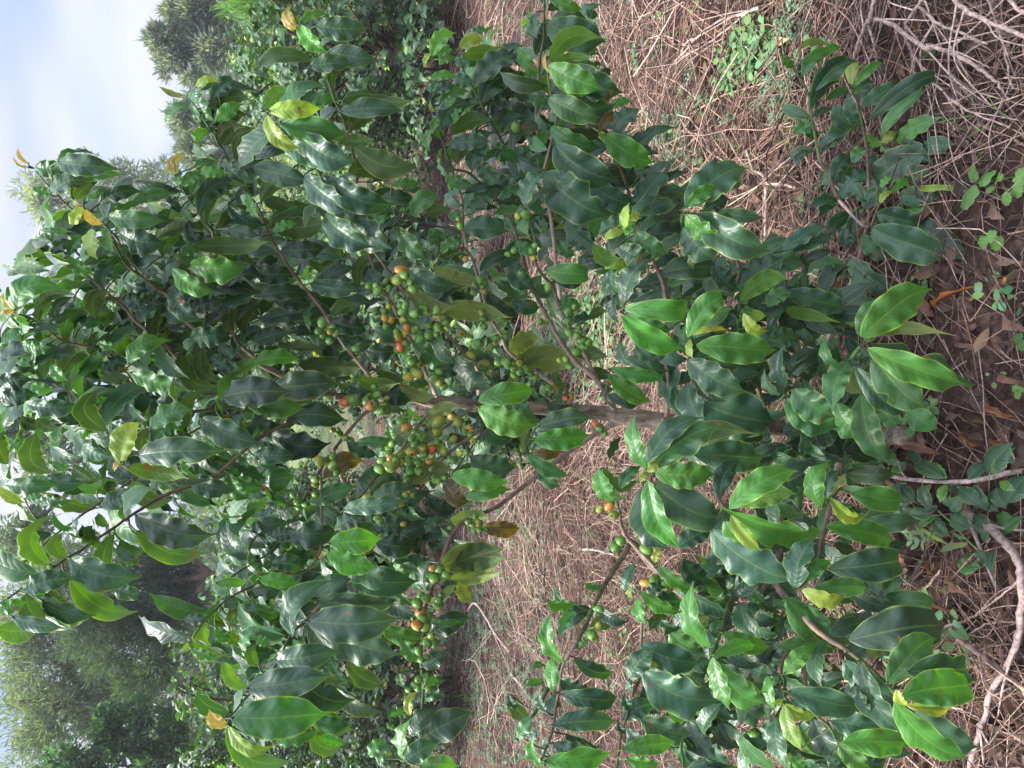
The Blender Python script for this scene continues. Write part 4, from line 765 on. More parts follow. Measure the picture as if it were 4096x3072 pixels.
PATCH = [  # photo x, y, spread (m), count, kind, size
 (2990, 200, .09, 48, 0, 1.3), (2900, 300, .08, 14, 0, 1.2), (2760, 420, .12, 16, 1, 1.3), (2680, 560, .14, 34, 1, 1.2), (2620, 640, .16, 40, 1, 1.2),
 (2700, 700, .2, 26, 0, 1.1), (3090, 330, .10, 40, 1, 1.2), (3150, 80, .10, 26, 1, 1.2), (3280, 60, .1, 8, 0, 1.1), (2350, 60, .3, 36, 1, 1.1), (2700, 60, .15, 12, 0, 1.2),
 (2450, 160, .3, 30, 1, 1.1), (2250, 1300, .35, 120, 0, 1.3), (2400, 1280, .28, 150, 0, 1.4), (1700, 350, .9, 150, 1, 1.6), (1650, 560, .8, 170, 1, 1.8), (1950, 2350, .5, 220, 1, 1.3),
 (2100, 2150, .3, 60, 1, 1.3), (1900, 2650, .6, 260, 1, 1.3), (2150, 2550, .4, 90, 1, 1.2), (1800, 2900, .6, 200, 1, 1.3), (2500, 2500, .25, 40, 0, 1.2), (2100, 2950, .4, 150, 1, 1.3),
 (1500, 2000, 1.2, 200, 1, 2.2), (1250, 1150, 2.5, 500, 1, 3.2), (1300, 2030, 2.4, 400, 1, 3.2), (3300, 1370, .07, 9, 0, 1.2), (3330, 1080, .06, 7, 0, 1.1), (3620, 1100, .15, 3, 0, 1.0), (4040, 1060, .05, 3, 0, 1.0), (4060, 1500, .1, 3, 0, 1.0),
 (3560, 2390, .12, 18, 1, 1.5), (3850, 2510, .06, 6, 0, 1.2), (3730, 1640, .03, 5, 0, 1.2), (2250, 1250, .3, 60, 0, 1.3), (3460, 1270, .06, 4, 0, 1.0), (3370, 1440, .04, 4, 0, 1.2), (2450, 1150, .3, 90, 0, 1.3),
 (2080, 330, .5, 40, 1, 1.4), (1780, 1850, .5, 120, 1, 1.5), (2300, 2300, .4, 50, 1, 1.1), (3580, 830, .2, 4, 0, 1.0), (2050, 1620, .5, 60, 1, 1.4), (2700, 2950, .3, 30, 1, 1.1)]
for X, Y, sp, n, kd, s in PATCH:
    g = gnd(X, Y)
    for _ in range(n): weed(g[0] + rng.normal(0, sp * .6), g[1] + rng.normal(0, sp * .6), s * rng.uniform(.6, 1.2), kd, (.10, .21, .075) if kd == 0 else (.10, .18, .095))
for _ in range(800):
    y = 1.3 + 8 * rng.random() ** 1.3; weed(rng.uniform(-1, 1) * (.6 + y * .55), y, rng.uniform(.5, 1.1), rng.integers(0, 2))
tag(mbw.build('ground_weeds', M_WEED), kind='stuff')
# grass blades
mbq = MB()
def tuft(x, y, n, L, sp, c=(.09, .20, .04)):
    for _ in range(n):
        px, py = x + rng.normal(0, sp), y + rng.normal(0, sp); z = gheight(px, py)
        a = rng.uniform(0, 6.28); l = L * rng.uniform(.5, 1.1); d = np.array([math.cos(a) * rng.uniform(.2, .9), math.sin(a) * rng.uniform(.2, .9), 1.0])
        P0 = np.array([px, py, z]); P1 = P0 + nrm(d) * l
        leaf(mbq, P0, P1, max(.0025, l * .03), np.array([math.cos(a), math.sin(a), .3]), bow=.12, c=np.array(c) * rng.uniform(.7, 1.3), ns=4, nc=2, ruf=0)
for X, Y, n, L, sp in ((1930, 2830, 26, .16, .12), (1860, 2780, 20, .16, .1), (2090, 2200, 60, .07, .06), (2080, 2280, 50, .06, .06), (3170, 500, 14, .08, .03), (3960, 560, 10, .1, .05), (4030, 620, 12, .1, .04),
                       (1650, 560, 120, .16, .3), (1600, 620, 90, .16, .3), (1240, 1120, 300, .3, 1.2), (1280, 2060, 260, .3, 1.2), (3160, 600, 12, .05, .03), (2350, 2900, 20, .12, .08)):
    g = gnd(X, Y); tuft(g[0], g[1], n, L, sp)
tag(mbq.build('grass', M_WEED), kind='stuff')

# ------------------------------------------------------------------ single fallen leaves and fruit
def fallen(x0, y0, x1, y1, w, c, label, tile='31', curl=.8, fold=1.2, h=.035):
    X0, Y0 = tp(int(tile[0]), int(tile[1]), x0, y0); X1, Y1 = tp(int(tile[0]), int(tile[1]), x1, y1)
    A = G(gnd(X0, Y0), h); B = G(gnd(X1, Y1), h + rng.uniform(-.004, .012)); ww = 1.15 * w / K * zdepth(A) / F
    mbf = MB(); leaf(mbf, A, B, ww, WUP + rng.normal(0, .25, 3), bow=.2, c=np.array(c) * .68, ns=12, nc=6, curl=curl, fold=fold, ruf=1.1)
    o = mbf.build('fallen_leaf', M_DRY, origin=G((A + B) / 2)); tag(o, label, 'leaf', 'fallen dead leaves on the soil'); return o
fallen(1200, 345, 1490, 172, 95, (.50, .20, .045), 'long curled fallen leaf, orange shading to yellow at its tip, on dark soil', fold=1.5)
fallen(1195, 395, 1110, 235, 95, (.20, .09, .06), 'dull brown fallen leaf right next to the long orange and yellow one')
fallen(1130, 520, 1150, 400, 60, (.14, .07, .05), 'narrow dark brown fallen leaf below the dull brown one')
fallen(880, 402, 1065, 452, 50, (.34, .18, .11), 'small tan fallen leaf beside the big low leaf cluster', fold=.6)
fallen(1350, 1020, 1515, 1110, 62, (.52, .24, .09), 'pale orange rolled fallen leaf on bare soil')
fallen(1370, 1135, 1480, 1235, 85, (.36, .13, .06), 'rust coloured crumpled leaf just below the pale orange rolled one')
fallen(1520, 940, 1680, 1050, 90, (.30, .10, .055), 'dark rust fallen leaf at the very bottom edge of the ground in view')
fallen(980, 1215, 1225, 1270, 100, (.30, .17, .11), 'broad light brown dead leaf lying above the low seedling')
fallen(1560, 1180, 1680, 1210, 60, (.33, .10, .06), 'reddish brown fallen leaf in the corner near the grey oval leaf')
fallen(1560, 1300, 1640, 1340, 45, (.42, .17, .07), 'tiny orange brown fallen leaf by the thin pale stem')
fallen(900, 130, 985, 235, 75, (.33, .14, .085), 'brick red folded leaf left of the seedling tangle', '32')
fallen(940, 250, 990, 345, 62, (.27, .12, .08), 'small brick brown leaf under the brick red folded leaf', '32')
fallen(1140, 300, 1185, 410, 50, (.33, .14, .07), 'slim rusty leaf standing alone on dark humus', '32')
fallen(1170, 540, 1305, 630, 85, (.40, .22, .18), 'pinkish brown crumpled leaf among loose twigs', '32')
fallen(1320, 390, 1430, 520, 95, (.36, .21, .16), 'large crinkled tan leaf near the thick bent branch', '32')
fallen(1440, 330, 1540, 250, 70, (.26, .08, .07), 'dark purple red leaf touching the thick bent branch', '32')
fallen(60, 240, 0, 300, 60, (.50, .36, .20), 'straw yellow dry leaf beside the clover patch', '30', fold=.6)
fallen(25, 290, 120, 245, 55, (.55, .42, .24), 'pale straw coloured dry leaf at the clover patch edge', '30', fold=.5)
fc_ = G(gnd(*tp(3, 1, 1628, 166)), .009)
o = put_cherry(fc_, .017, 'o', None); tag(o, 'single orange fallen coffee cherry lying on the soil', 'cherry')
o.name = 'fallen_cherry'

# ------------------------------------------------------------------ cut branches lying on the ground
def stick(tile, pts, w0, w1, label, h=.03, c=(.55, .42, .35), group='cut branches lying on the ground', side_twigs=0):
    P = np.array([gnd(*tp(int(tile[0]), int(tile[1]), x, y)) for x, y in pts])
    P = smooth_line(P, 5); hh = h if np.ndim(h) else np.array([h, h])
    tt = np.linspace(0, 1, len(P))
    # keep the traced outline while lifting the branch off the soil
    out = []
    XY = smooth_line(np.array([tp(int(tile[0]), int(tile[1]), x, y) for x, y in pts]), 5)
    for (X, Y), k in zip(XY, tt):
        H = float(np.interp(k, np.linspace(0, 1, len(hh)), hh)); g = gnd(X, Y, H); gz = gheight(g[0], g[1]) * 1.0
        out.append(gnd(X, Y, H + gz))
    P = np.array(out); z = np.array([zdepth(p) for p in P])
    R = .84 * np.linspace(w0, w1, len(P)) / 2 / K * z / F; P = P + rng.normal(0, .0011, P.shape)
    mbs = MB(); tube(mbs, P, R * (1 + .14 * np.maximum(0, np.sin(np.arange(len(P)) * 1.7))), 8, np.array(c) * rng.uniform(.7, .92), rough=.05)
    for _ in range(side_twigs):
        i_ = rng.integers(1, len(P) - 1); T = nrm(P[i_] - P[i_ - 1]); dd = nrm(T + rng.normal(0, .6, 3) * np.array([1, 1, .25]))
        L = rng.uniform(.08, .28); q = smooth_line(np.array([P[i_], P[i_] + dd * L * .5 + rng.normal(0, .01, 3), P[i_] + dd * L - WUP * max(0, P[i_][2] - .02) * .6]), 4)
        q[:, 2] = np.maximum(q[:, 2], gheight(q[:, 0], q[:, 1]) + .003)
        tube(mbs, q, np.linspace(R[i_] * .5, R[i_] * .25, len(q)), 6, np.array(c) * rng.uniform(.8, 1.1), rough=.05)
    o = mbs.build('cut_branch', M_DEAD, origin=G(P[len(P) // 2])); tag(o, label, 'branch', group); return o
stick('30', [(560, 370), (600, 240), (660, 135), (780, 145), (870, 205), (1000, 300), (1050, 330)], 30, 32, 'pale grey brown branch bent in a hook, topmost thick one of the brush heap', (.05, .12, .10), side_twigs=4)
stick('30', [(1020, 290), (1200, 345), (1330, 420), (1430, 490), (1500, 560), (1560, 660)], 34, 16, 'thick pinkish branch running out of the hooked one in the brush heap', (.10, .07, .03), side_twigs=6)
stick('30', [(650, 150), (670, 80), (690, -20)], 34, 30, 'short pale branch crossing the end of the hooked branch', (.12, .10), side_twigs=1)
stick('30', [(650, 150), (680, 260), (710, 420), (740, 560)], 20, 12, 'thin brown branch hanging from the bend of the hooked branch', (.11, .03))
stick('30', [(1200, -10), (1270, 60), (1400, 130), (1530, 180), (1680, 240)], 34, 30, 'thick pinkish branch nearest the right corner of the brush heap', (.16, .14), side_twigs=5)
stick('30', [(880, 200), (920, 310), (990, 430), (1070, 540), (1250, 690), (1450, 780), (1680, 880)], 26, 12, 'long curved twiggy branch sweeping down through the brush heap', (.08, .06, .02), side_twigs=8)
stick('30', [(980, 40), (1110, 160), (1270, 220), (1420, 290)], 22, 18, 'middling straight branch between two thicker pinkish ones', (.14, .08), side_twigs=3)
stick('30', [(1430, -10), (1480, 150), (1530, 330), (1580, 580)], 20, 16, 'slender upright looking branch crossing the corner branch', (.16, .04), side_twigs=3)
stick('30', [(1560, -10), (1620, 60), (1690, 100)], 28, 26, 'stub of pale branch in the far right corner of the heap', (.18, .16))
stick('30', [(1010, -10), (930, 90), (890, 170), (900, 250)], 26, 20, 'pale forked branch end above the hooked branch', (.12, .10), side_twigs=3)
stick('30', [(950, 480), (1130, 490), (1250, 560), (1400, 610), (1680, 690)], 14, 8, 'thin light twig crossing under the long curved branch', (.05, .03), side_twigs=3)
stick('20', [(1600, 55), (1400, 115), (1260, 190), (1130, 320), (1020, 440)], 24, 10, 'long pale dry branch slanting beside the clover patch', (.06, .03), side_twigs=4)
stick('20', [(1550, 60), (1430, 160), (1300, 260), (1080, 380)], 18, 10, 'slimmer dry branch next to the long pale slanting one', (.05, .03), side_twigs=3)
stick('20', [(885, 1220), (960, 1190), (1060, 1170)], 34, 28, 'short broken pale branch poking from behind the shrub leaves', (.05, .05))
stick('20', [(960, 830), (1100, 850), (1210, 880), (1250, 960), (1400, 1060)], 16, 12, 'crooked brown twig with a sharp bend lying over weeds', (.04, .03), side_twigs=2)
stick('20', [(900, 920), (1000, 970), (1130, 950), (1200, 880)], 14, 12, 'curved tan twig looping under the crooked one', (.04, .03))
stick('20', [(1520, 970), (1560, 1100), (1640, 1180), (1640, 1600)], 18, 26, 'straight brown branch on the soil between shrub and low shoots', (.03, .03), side_twigs=3)
stick('30', [(-20, 1190), (80, 1195), (180, 1215)], 26, 20, 'pale broken stick end under the low shoots', (.03, .03))
stick('32', [(1270, 5), (1400, 80), (1520, 180), (1600, 280), (1640, 420), (1640, 620), (1620, 800), (1560, 980), (1450, 1160), (1380, 1400), (1300, 1680)], 70, 34, 'thickest grey branch bent in a wide arc along the bottom corner', (.05, .09, .09, .05, .03), c=(.42, .33, .29), side_twigs=6)
stick('32', [(1240, 830), (1320, 880), (1450, 980), (1560, 1070), (1690, 1170)], 44, 34, 'stout cut branch ending bluntly beside the wide arched one', (.05, .07), c=(.50, .36, .28), side_twigs=3)
stick('32', [(910, 635), (1010, 510), (1115, 375)], 20, 18, 'short straight tan stick lying alone on dark humus', (.02, .02), c=(.62, .47, .36))
stick('32', [(1120, 750), (1290, 700), (1420, 610), (1560, 500), (1640, 430)], 22, 14, 'forked tan twig beside the pinkish crumpled leaf', (.03, .04), side_twigs=4)
stick('32', [(1260, 840), (1330, 770), (1440, 720), (1640, 715)], 16, 10, 'thin tan twig starting at the blunt end of the stout branch', (.05, .03), side_twigs=2)
stick('32', [(490, 600), (600, 540), (760, 470), (900, 370)], 20, 34, 'dull brown root like branch close behind the bright shoot', (.03, .03), c=(.22, .15, .12), side_twigs=3)
stick('32', [(1100, 1230), (1280, 1290), (1420, 1370), (1680, 1500)], 12, 9, 'thin greyish stem lying near the lowest leaf tips', (.03, .03), side_twigs=2)
stick('12', [(1370, 640), (1420, 590), (1500, 700), (1560, 800), (1640, 900)], 16, 22, 'arched straw pale branch standing up from the weeds', (.05, .16, .12, .03), side_twigs=3)
stick('22', [(440, 238), (560, 250), (660, 275)], 18, 14, 'whitish dry stick under the berry bearing low branch', (.06, .05), c=(.75, .64, .58))
stick('22', [(-10, 1040), (50, 1110), (95, 1170)], 26, 20, 'short light stick lying on the weedy ground', (.03, .03), c=(.62, .48, .42))
stick('12', [(590, 1080), (700, 1100), (850, 1130), (960, 1230)], 14, 8, 'bundle like pale twig in front of the dark bush', (.10, .04), side_twigs=4, c=(.55, .42, .34))

# ------------------------------------------------------------------ broad leaved weeds
def lobed_leaf(mb, P0, d, L, W, n, c):
    """heart shaped scalloped blade"""
    n = nrm(n - d * np.dot(n, d)); S = np.cross(d, n); na = 26; a = np.linspace(0, 2 * np.pi, na, endpoint=False)
    r = (1 + .10 * np.cos(a * 9)) * (1 - .35 * np.exp(-((np.abs(a - np.pi)) / .35) ** 2))
    cx = L * .5
    rim = P0 + np.outer(cx + np.cos(a) * r * L * .52, d) + np.outer(np.sin(a) * r * W * .5, S) + np.outer(-.12 * L * np.abs(np.sin(a)) ** 2 + .03 * L * np.sin(a * 5), n)
    mid = P0 + np.outer(cx + np.cos(a) * r * L * .26, d) + np.outer(np.sin(a) * r * W * .25, S) + np.outer(.02 * L * np.ones(na), n)
    V = np.vstack([rim, mid, (P0 + d * cx)[None]])
    k = np.arange(na); k2 = (k + 1) % na
    uv = np.vstack([np.stack([.5 + .5 * np.cos(a), .5 + .5 * np.sin(a)], -1), np.stack([.5 + .25 * np.cos(a), .5 + .25 * np.sin(a)], -1), [[.5, .5]]])
    mb.add(V, np.stack([k, k2, na + k2, na + k], -1), uv, c)
    mb.f.append(np.stack([na + k, na + k2, np.full(na, 2 * na)], -1) + mb.n - len(V)); mb.mi.append(np.full(na, 0))
def broad_weed(tile, cx, cy, leaves, label, c=(.075, .19, .05)):
    base = G(gnd(*tp(int(tile[0]), int(tile[1]), cx, cy)))
    root = empty('broadleaf_weed', tuple(base)); tag(root, label, 'weed')
    for (x, y, sz) in leaves:
        X, Y = tp(int(tile[0]), int(tile[1]), x, y); h = rng.uniform(.035, .06); Cn = gnd(X, Y, h + base[2])
        L = sz / K * zdepth(Cn) / F
        d = nrm((Cn - base) * np.array([1, 1, .2])); m1 = MB()
        lobed_leaf(m1, Cn - d * L * .5, d, L, L * .95, WUP + rng.normal(0, .25, 3), np.array(c) * rng.uniform(.85, 1.2))
        tube(m1, smooth_line(np.array([base, (base + Cn) / 2 + WUP * .01, Cn - d * L * .4]), 4), [.0012] * 9, 5, (.08, .15, .05), cap=False)
        o = m1.build('leaf', M_WEED, root, origin=None); o.location = -base
broad_weed('30', 1450, 1200, [(1320, 1130, 120), (1415, 1150, 130), (1290, 1280, 170), (1500, 1150, 55), (1540, 1290, 90), (1610, 1235, 100), (1640, 1140, 130), (1440, 1225, 60)], 'soft green weed with broad scalloped leaves on the bare leaf litter')
broad_weed('30', 1400, 1540, [(1390, 1570, 90), (1440, 1530, 90), (1480, 1575, 100)], 'three leaved pale green seedling below the scalloped weed')
broad_weed('31', 1620, 880, [(1600, 860, 60), (1640, 870, 60), (1615, 900, 60)], 'tiny clover like weed by the reddish soil patch')
broad_weed('31', 1640, 560, [(1620, 530, 80), (1650, 570, 90)], 'small toothed green weed cut off by the bottom edge', (.03, .11, .03))

# ------------------------------------------------------------------ low coffee seedling with the pale stem
sb = G(gnd(*tp(3, 1, 1650, 1395)))
seed = empty('coffee_seedling', tuple(sb)); tag(seed, 'low sprawling coffee seedling with a thin whitish stem and small dark leaves', 'seedling')
SX = [(1700, 1385), (1560, 1405), (1420, 1440), (1290, 1460), (1170, 1465), (1000, 1455), (850, 1440), (740, 1405), (660, 1385)]
SP = smooth_line(np.array([gnd(*tp(3, 1, x, y), h) for (x, y), h in zip(SX, np.linspace(.02, .13, len(SX)))]), 5)
m1 = MB(); tube(m1, SP, np.linspace(.006, .0035, len(SP)), 9, (.66, .55, .48), rough=.05)
tube(m1, smooth_line(np.array([SP[28], SP[28] + (.02, -.01, .03), SP[28] + (.045, -.02, .05)]), 3), [.002] * 7, 6, (.5, .4, .33))
o = m1.build('stem', M_DEAD, seed); o.location = -sb
m2 = MB()
def sleaf(tile, x0, y0, x1, y1, w, tone, h0=.1, bow=.1):
    A = gnd(*tp(int(tile[0]), int(tile[1]), x0, y0), h0); B = gnd(*tp(int(tile[0]), int(tile[1]), x1, y1), h0 + rng.uniform(-.03, .01))
    if min(A[2], B[2]) < .02: return
    z = zdepth(A); wr = w / K * z / F
    leaf(m2, A, B, wr, WUP + nrm(C0 - A) * .6 + rng.normal(0, .2, 3), bow=bow, c=np.array(TONE[tone]) * rng.uniform(.8, 1.2), ns=10, nc=6, ruf=.6)
for s in '''1160 1440 1060 1330 80 m;1140 1440 920 1310 105 b;1300 1450 1420 1330 90 d;1420 1400 1580 1210 155 b;1450 1420 1600 1240 70 v;1550 1600 1680 1410 140 b;1160 1480 1110 1600 65 g;1170 1490 1310 1540 62 b;1150 1490 1190 1650 90 d;1000 1480 1060 1650 90 d;1340 1480 1420 1660 110 b;1480 1500 1540 1640 110 d;900 1470 760 1560 70 d;860 1480 960 1600 90 d;1240 1500 1380 1610 110 d;1060 1480 980 1590 60 y;760 1370 640 1300 60 d;800 1420 900 1330 70 m;1500 1460 1600 1520 60 v;1260 1560 1180 1660 90 b;1400 1560 1490 1659 110 d;1000 1340 900 1250 70 d;840 1360 760 1240 80 v;920 1560 840 1650 80 d;1600 1340 1500 1250 70 d;1100 1620 1000 1659 60 d'''.split(';'):
    a = s.split(); sleaf('31', *map(float, a[:5]), a[5], rng.uniform(.07, .13))
for s in '''0 0 120 60 90 d;1060 40 1180 160 110 m;1100 20 960 100 60 g;1240 310 1380 360 150 m;980 100 1180 210 30 y;1300 180 1180 130 24 m;1290 200 1100 260 45 p;1180 20 1320 100 130 d;1330 20 1460 120 110 d;1440 100 1380 190 70 m;700 20 860 40 90 d;1460 250 1440 400 70 d;820 60 940 20 90 d;1480 20 1600 60 90 m;900 20 1060 10 90 m;1360 240 1440 330 90 d;1500 140 1659 20 80 m'''.split(';'):
    a = s.split(); sleaf('32', *map(float, a[:5]), a[5], rng.uniform(.05, .1))
o = m2.build('foliage', M_LEAF, seed); o.location = -sb
m3 = MB(); 
for ys_ in ([(1100, -10), (1200, 80), (1290, 180), (1410, 290)], [(960, 90), (1060, 150), (1160, 205)], [(1290, 180), (1285, 210), (1180, 240)]):
    Pp = smooth_line(np.array([gnd(*tp(3, 2, x, y), .06) for x, y in ys_]), 4); tube(m3, Pp, [.0022] * len(Pp), 6, (.22, .32, .10))
o = m3.build('shoot', M_STEM, seed); o.location = -sb
# ------------------------------------------------------------------ background coffee bushes
def bg_leaf_batch(mb, P, Dr, Nn, L, W, c):
    """many folded, drooping leaf blades at once: 5 stations x 3 across"""
    n = len(P); t = np.array([0, .25, .55, .8, 1.0]); wp = np.array([.08, .8, .95, .5, .03]); sag = np.array([0, .06, .04, -.06, -.16])
    Dr = nrm(Dr); Nn = nrm(Nn - Dr * (Nn * Dr).sum(-1, keepdims=True)); S = np.cross(Dr, Nn)
    Cc = P[:, None] + Dr[:, None] * (t[None, :, None] * L[:, None, None]) + Nn[:, None] * (sag[None, :, None] * L[:, None, None])
    v = np.array([-1, 0, 1.0])
    V = Cc[:, :, None] + S[:, None, None] * (v[None, None, :, None] * (wp[None, :, None, None] * W[:, None, None, None] * .5)) + Nn[:, None, None] * (np.abs(v)[None, None, :, None] * wp[None, :, None, None] * W[:, None, None, None] * .5 * .35)
    uv = np.stack([np.broadcast_to(t[:, None], (5, 3)), np.broadcast_to((v[None] + 1) / 2, (5, 3))], -1).reshape(-1, 2)
    f1 = []
    for i_ in range(4):
        for j_ in range(2): f1.append((i_ * 3 + j_, i_ * 3 + j_ + 1, i_ * 3 + 4 + j_, i_ * 3 + 3 + j_))
    f = (np.array(f1)[None] + (np.arange(n) * 15)[:, None, None]).reshape(-1, 4)
    mb.add(V.reshape(-1, 3), f, np.tile(uv, (n, 1)), np.repeat(c, 15, 0))
BGT = np.array([(.022, .066, .026), (.020, .056, .028), (.030, .088, .026), (.042, .12, .025)])
YT = np.array([(.20, .30, .04), (.28, .30, .05), (.13, .27, .03)])
def bush_meshes(seed, h, rx, ry, nsh, leaf_l, per=22, young=.16):
    r_ = np.random.default_rng(seed); st = MB(); fo = MB(); Ps = []; Ds = []; Ns = []; Ls = []; Cs = []
    nst = 4
    for k in range(nst):
        a = r_.uniform(0, 6.28); top = np.array([math.cos(a) * rx * .35, math.sin(a) * ry * .35, h * r_.uniform(.75, .95)])
        P = smooth_line(np.array([(math.cos(a) * .05, math.sin(a) * .05, -.05), top * (.3, .3, .4), top]), 6); tube(st, P, np.linspace(.011, .005, len(P)), 7, (1, .9, .8), rough=.05)
    for k in range(nsh):
        # shoots leave a central axis and arch outwards
        a = r_.uniform(0, 6.28); z0 = h * r_.uniform(.04, .95); rr = r_.uniform(.55, 1.08) * math.sqrt(max(.08, 1 - ((z0 / h - .42) / .66) ** 2))
        e = np.array([math.cos(a) * rx * rr, math.sin(a) * ry * rr, z0 + r_.uniform(-.1, .22) * h * .5]); s0 = np.array([math.cos(a) * rx * .12, math.sin(a) * ry * .12, z0 * .8])
        path = smooth_line(np.array([s0, (s0 + e) / 2 + (0, 0, h * .05), e]), 6)
        if k % 3 == 0: tube(st, path, np.linspace(.007, .003, len(path)), 5, (.55, .5, .35))
        T = nrm(e - s0)
        for q in range(per):
            u = r_.uniform(.3, 1.02) ** .8; p = path[min(len(path) - 1, int(u * (len(path) - 1)))] + r_.normal(0, .02, 3)
            sd = nrm(np.cross(T, WUP)) * (1 if q % 2 else -1)
            d = T * r_.uniform(.2, .8) + sd * r_.uniform(.4, 1) + WUP * r_.uniform(-.7, .25) + r_.normal(0, .2, 3)
            yv = u > .93 and r_.random() < young * 3
            L = leaf_l * r_.uniform(.6, 1.15) * (.55 if yv else 1)
            Ps.append(p); Ds.append(d); Ns.append(WUP * .7 + T * np.array([1, 1, .3]) * .7 + r_.normal(0, .35, 3)); Ls.append(L)
            Cs.append((YT[r_.integers(0, 3)] if yv else BGT[r_.integers(0, 4)]) * r_.uniform(.75, 1.25))
        if r_.random() < young * 2.2:
            for q in range(3):
                d = T + WUP * .9 + r_.normal(0, .35, 3); Ps.append(e); Ds.append(d); Ns.append(r_.normal(0, 1, 3)); Ls.append(leaf_l * .45); Cs.append(YT[r_.integers(0, 3)])
    Ps, Ds, Ns, Ls, Cs = map(np.array, (Ps, Ds, Ns, Ls, Cs))
    bg_leaf_batch(fo, Ps, Ds, Ns, Ls, Ls * r_.uniform(.42, .58, len(Ls)), Cs)
    return st, fo
def bush(x, y, h, rx, ry, seed, nsh, leaf_l, label, group='coffee bushes behind', per=22, young=.16, src=None, rz=0, sc=1.0):
    root = empty('coffee_bush', (x, y, 0), rz); tag(root, label, 'bush', group)
    if src is not None:
        for ch in src.children:
            c = ch.copy(); COL.objects.link(c); c.parent = root
            c.scale = (sc, sc, sc)
        return root
    st, fo = bush_meshes(seed, h, rx, ry, nsh, leaf_l, per, young)
    st.build('stems', M_FARBARK, root); fo.build('foliage', M_BGLEAF, root)
    return root
b1 = bush(2.35, 5.5, 1.45, 1.15, .85, 11, 380, .072, 'broad dense coffee bush on the right with small dark leaves, nearest of those behind')
b2 = bush(-1.1, 5.7, 1.62, .62, .6, 12, 210, .075, 'coffee bush behind the big shrub, just right of the tall one at the left')
b3 = bush(-2.15, 5.3, 1.82, .80, .7, 13, 310, .070, 'tall leafy coffee bush at the left with yellow shoot tips along its top')
b4 = bush(2.75, 7.6, 1.45, 1.05, .9, 14, 260, .085, 'yellow tipped coffee bush standing behind the broad right hand one', young=.4)
b5 = bush(.45, 4.3, 1.15, .55, .5, 15, 130, .075, 'small coffee bush glimpsed through the fruiting branches')
bush(.1, 7.4, 0, 0, 0, 0, 0, 0, 'distant coffee bush glimpsed above the fruiting branches', src=b2, rz=1.3, sc=1.0)
bush(-3.6, 7.8, 0, 0, 0, 0, 0, 0, 'coffee bush far to the left beside the thin bare tree stem', src=b3, rz=2.1, sc=.9)
bush(1.3, 8.6, 0, 0, 0, 0, 0, 0, 'far coffee bush between the right hand bushes', src=b1, rz=2.6, sc=1.0)
bush(-1.9, 8.6, 0, 0, 0, 0, 0, 0, 'far coffee bush half hidden by the left hand ones', src=b1, rz=.6, sc=1.0)
bush(.9, 5.9, 0, 0, 0, 0, 0, 0, 'medium coffee bush behind the stem of the big shrub', src=b5, rz=3.0, sc=1.2)
bush(-.15, 3.5, 0, 0, 0, 0, 0, 0, 'low coffee bush right behind the trunk of the big shrub', src=b5, rz=4.1, sc=.72)

# ------------------------------------------------------------------ bright narrow-leaved plants
def fountain(x, y, h, n, wid, c, name, label, cat, spread=.5):
    root = empty(name, (x, y, 0)); tag(root, label, cat); P = []; D = []; L = []; Cc = []; fo = MB(); r_ = np.random.default_rng(int(abs(x * 100)) + 5)
    for _ in range(n):
        z0 = h * r_.uniform(.0, .8); a = r_.uniform(0, 6.28); d = np.array([math.cos(a) * spread, math.sin(a) * spread, r_.uniform(.3, 1)])
        P0 = np.array([r_.normal(0, .12 * h * .5), r_.normal(0, .12 * h * .5), z0]); l = h * r_.uniform(.12, .3)
        P1 = P0 + nrm(d) * l; leaf(fo, P0, P1, wid, np.array([math.cos(a), math.sin(a), .4]), bow=.15, c=np.array(c) * r_.uniform(.7, 1.3), ns=4, nc=2, ruf=0)
    fo.build('foliage', M_WEED, root); st = MB(); tube(st, np.array([(0, 0, -.05), (0, 0, h * .4), (.02, 0, h * .85)]), [.03, .02, .01], 7, (.7, .8, .5)); st.build('stem', M_FARBARK, root)
fountain(4.35, 9.2, 1.75, 1200, .012, (.08, .19, .05), 'napier_grass', 'fresh green needle like grass clump at the right edge behind the bushes', 'grass clump')
fountain(-4.9, 10.5, 1.9, 900, .035, (.30, .46, .05), 'lime_shrub', 'lime yellow feathery shrub low on the left near the thin tree stem', 'shrub')

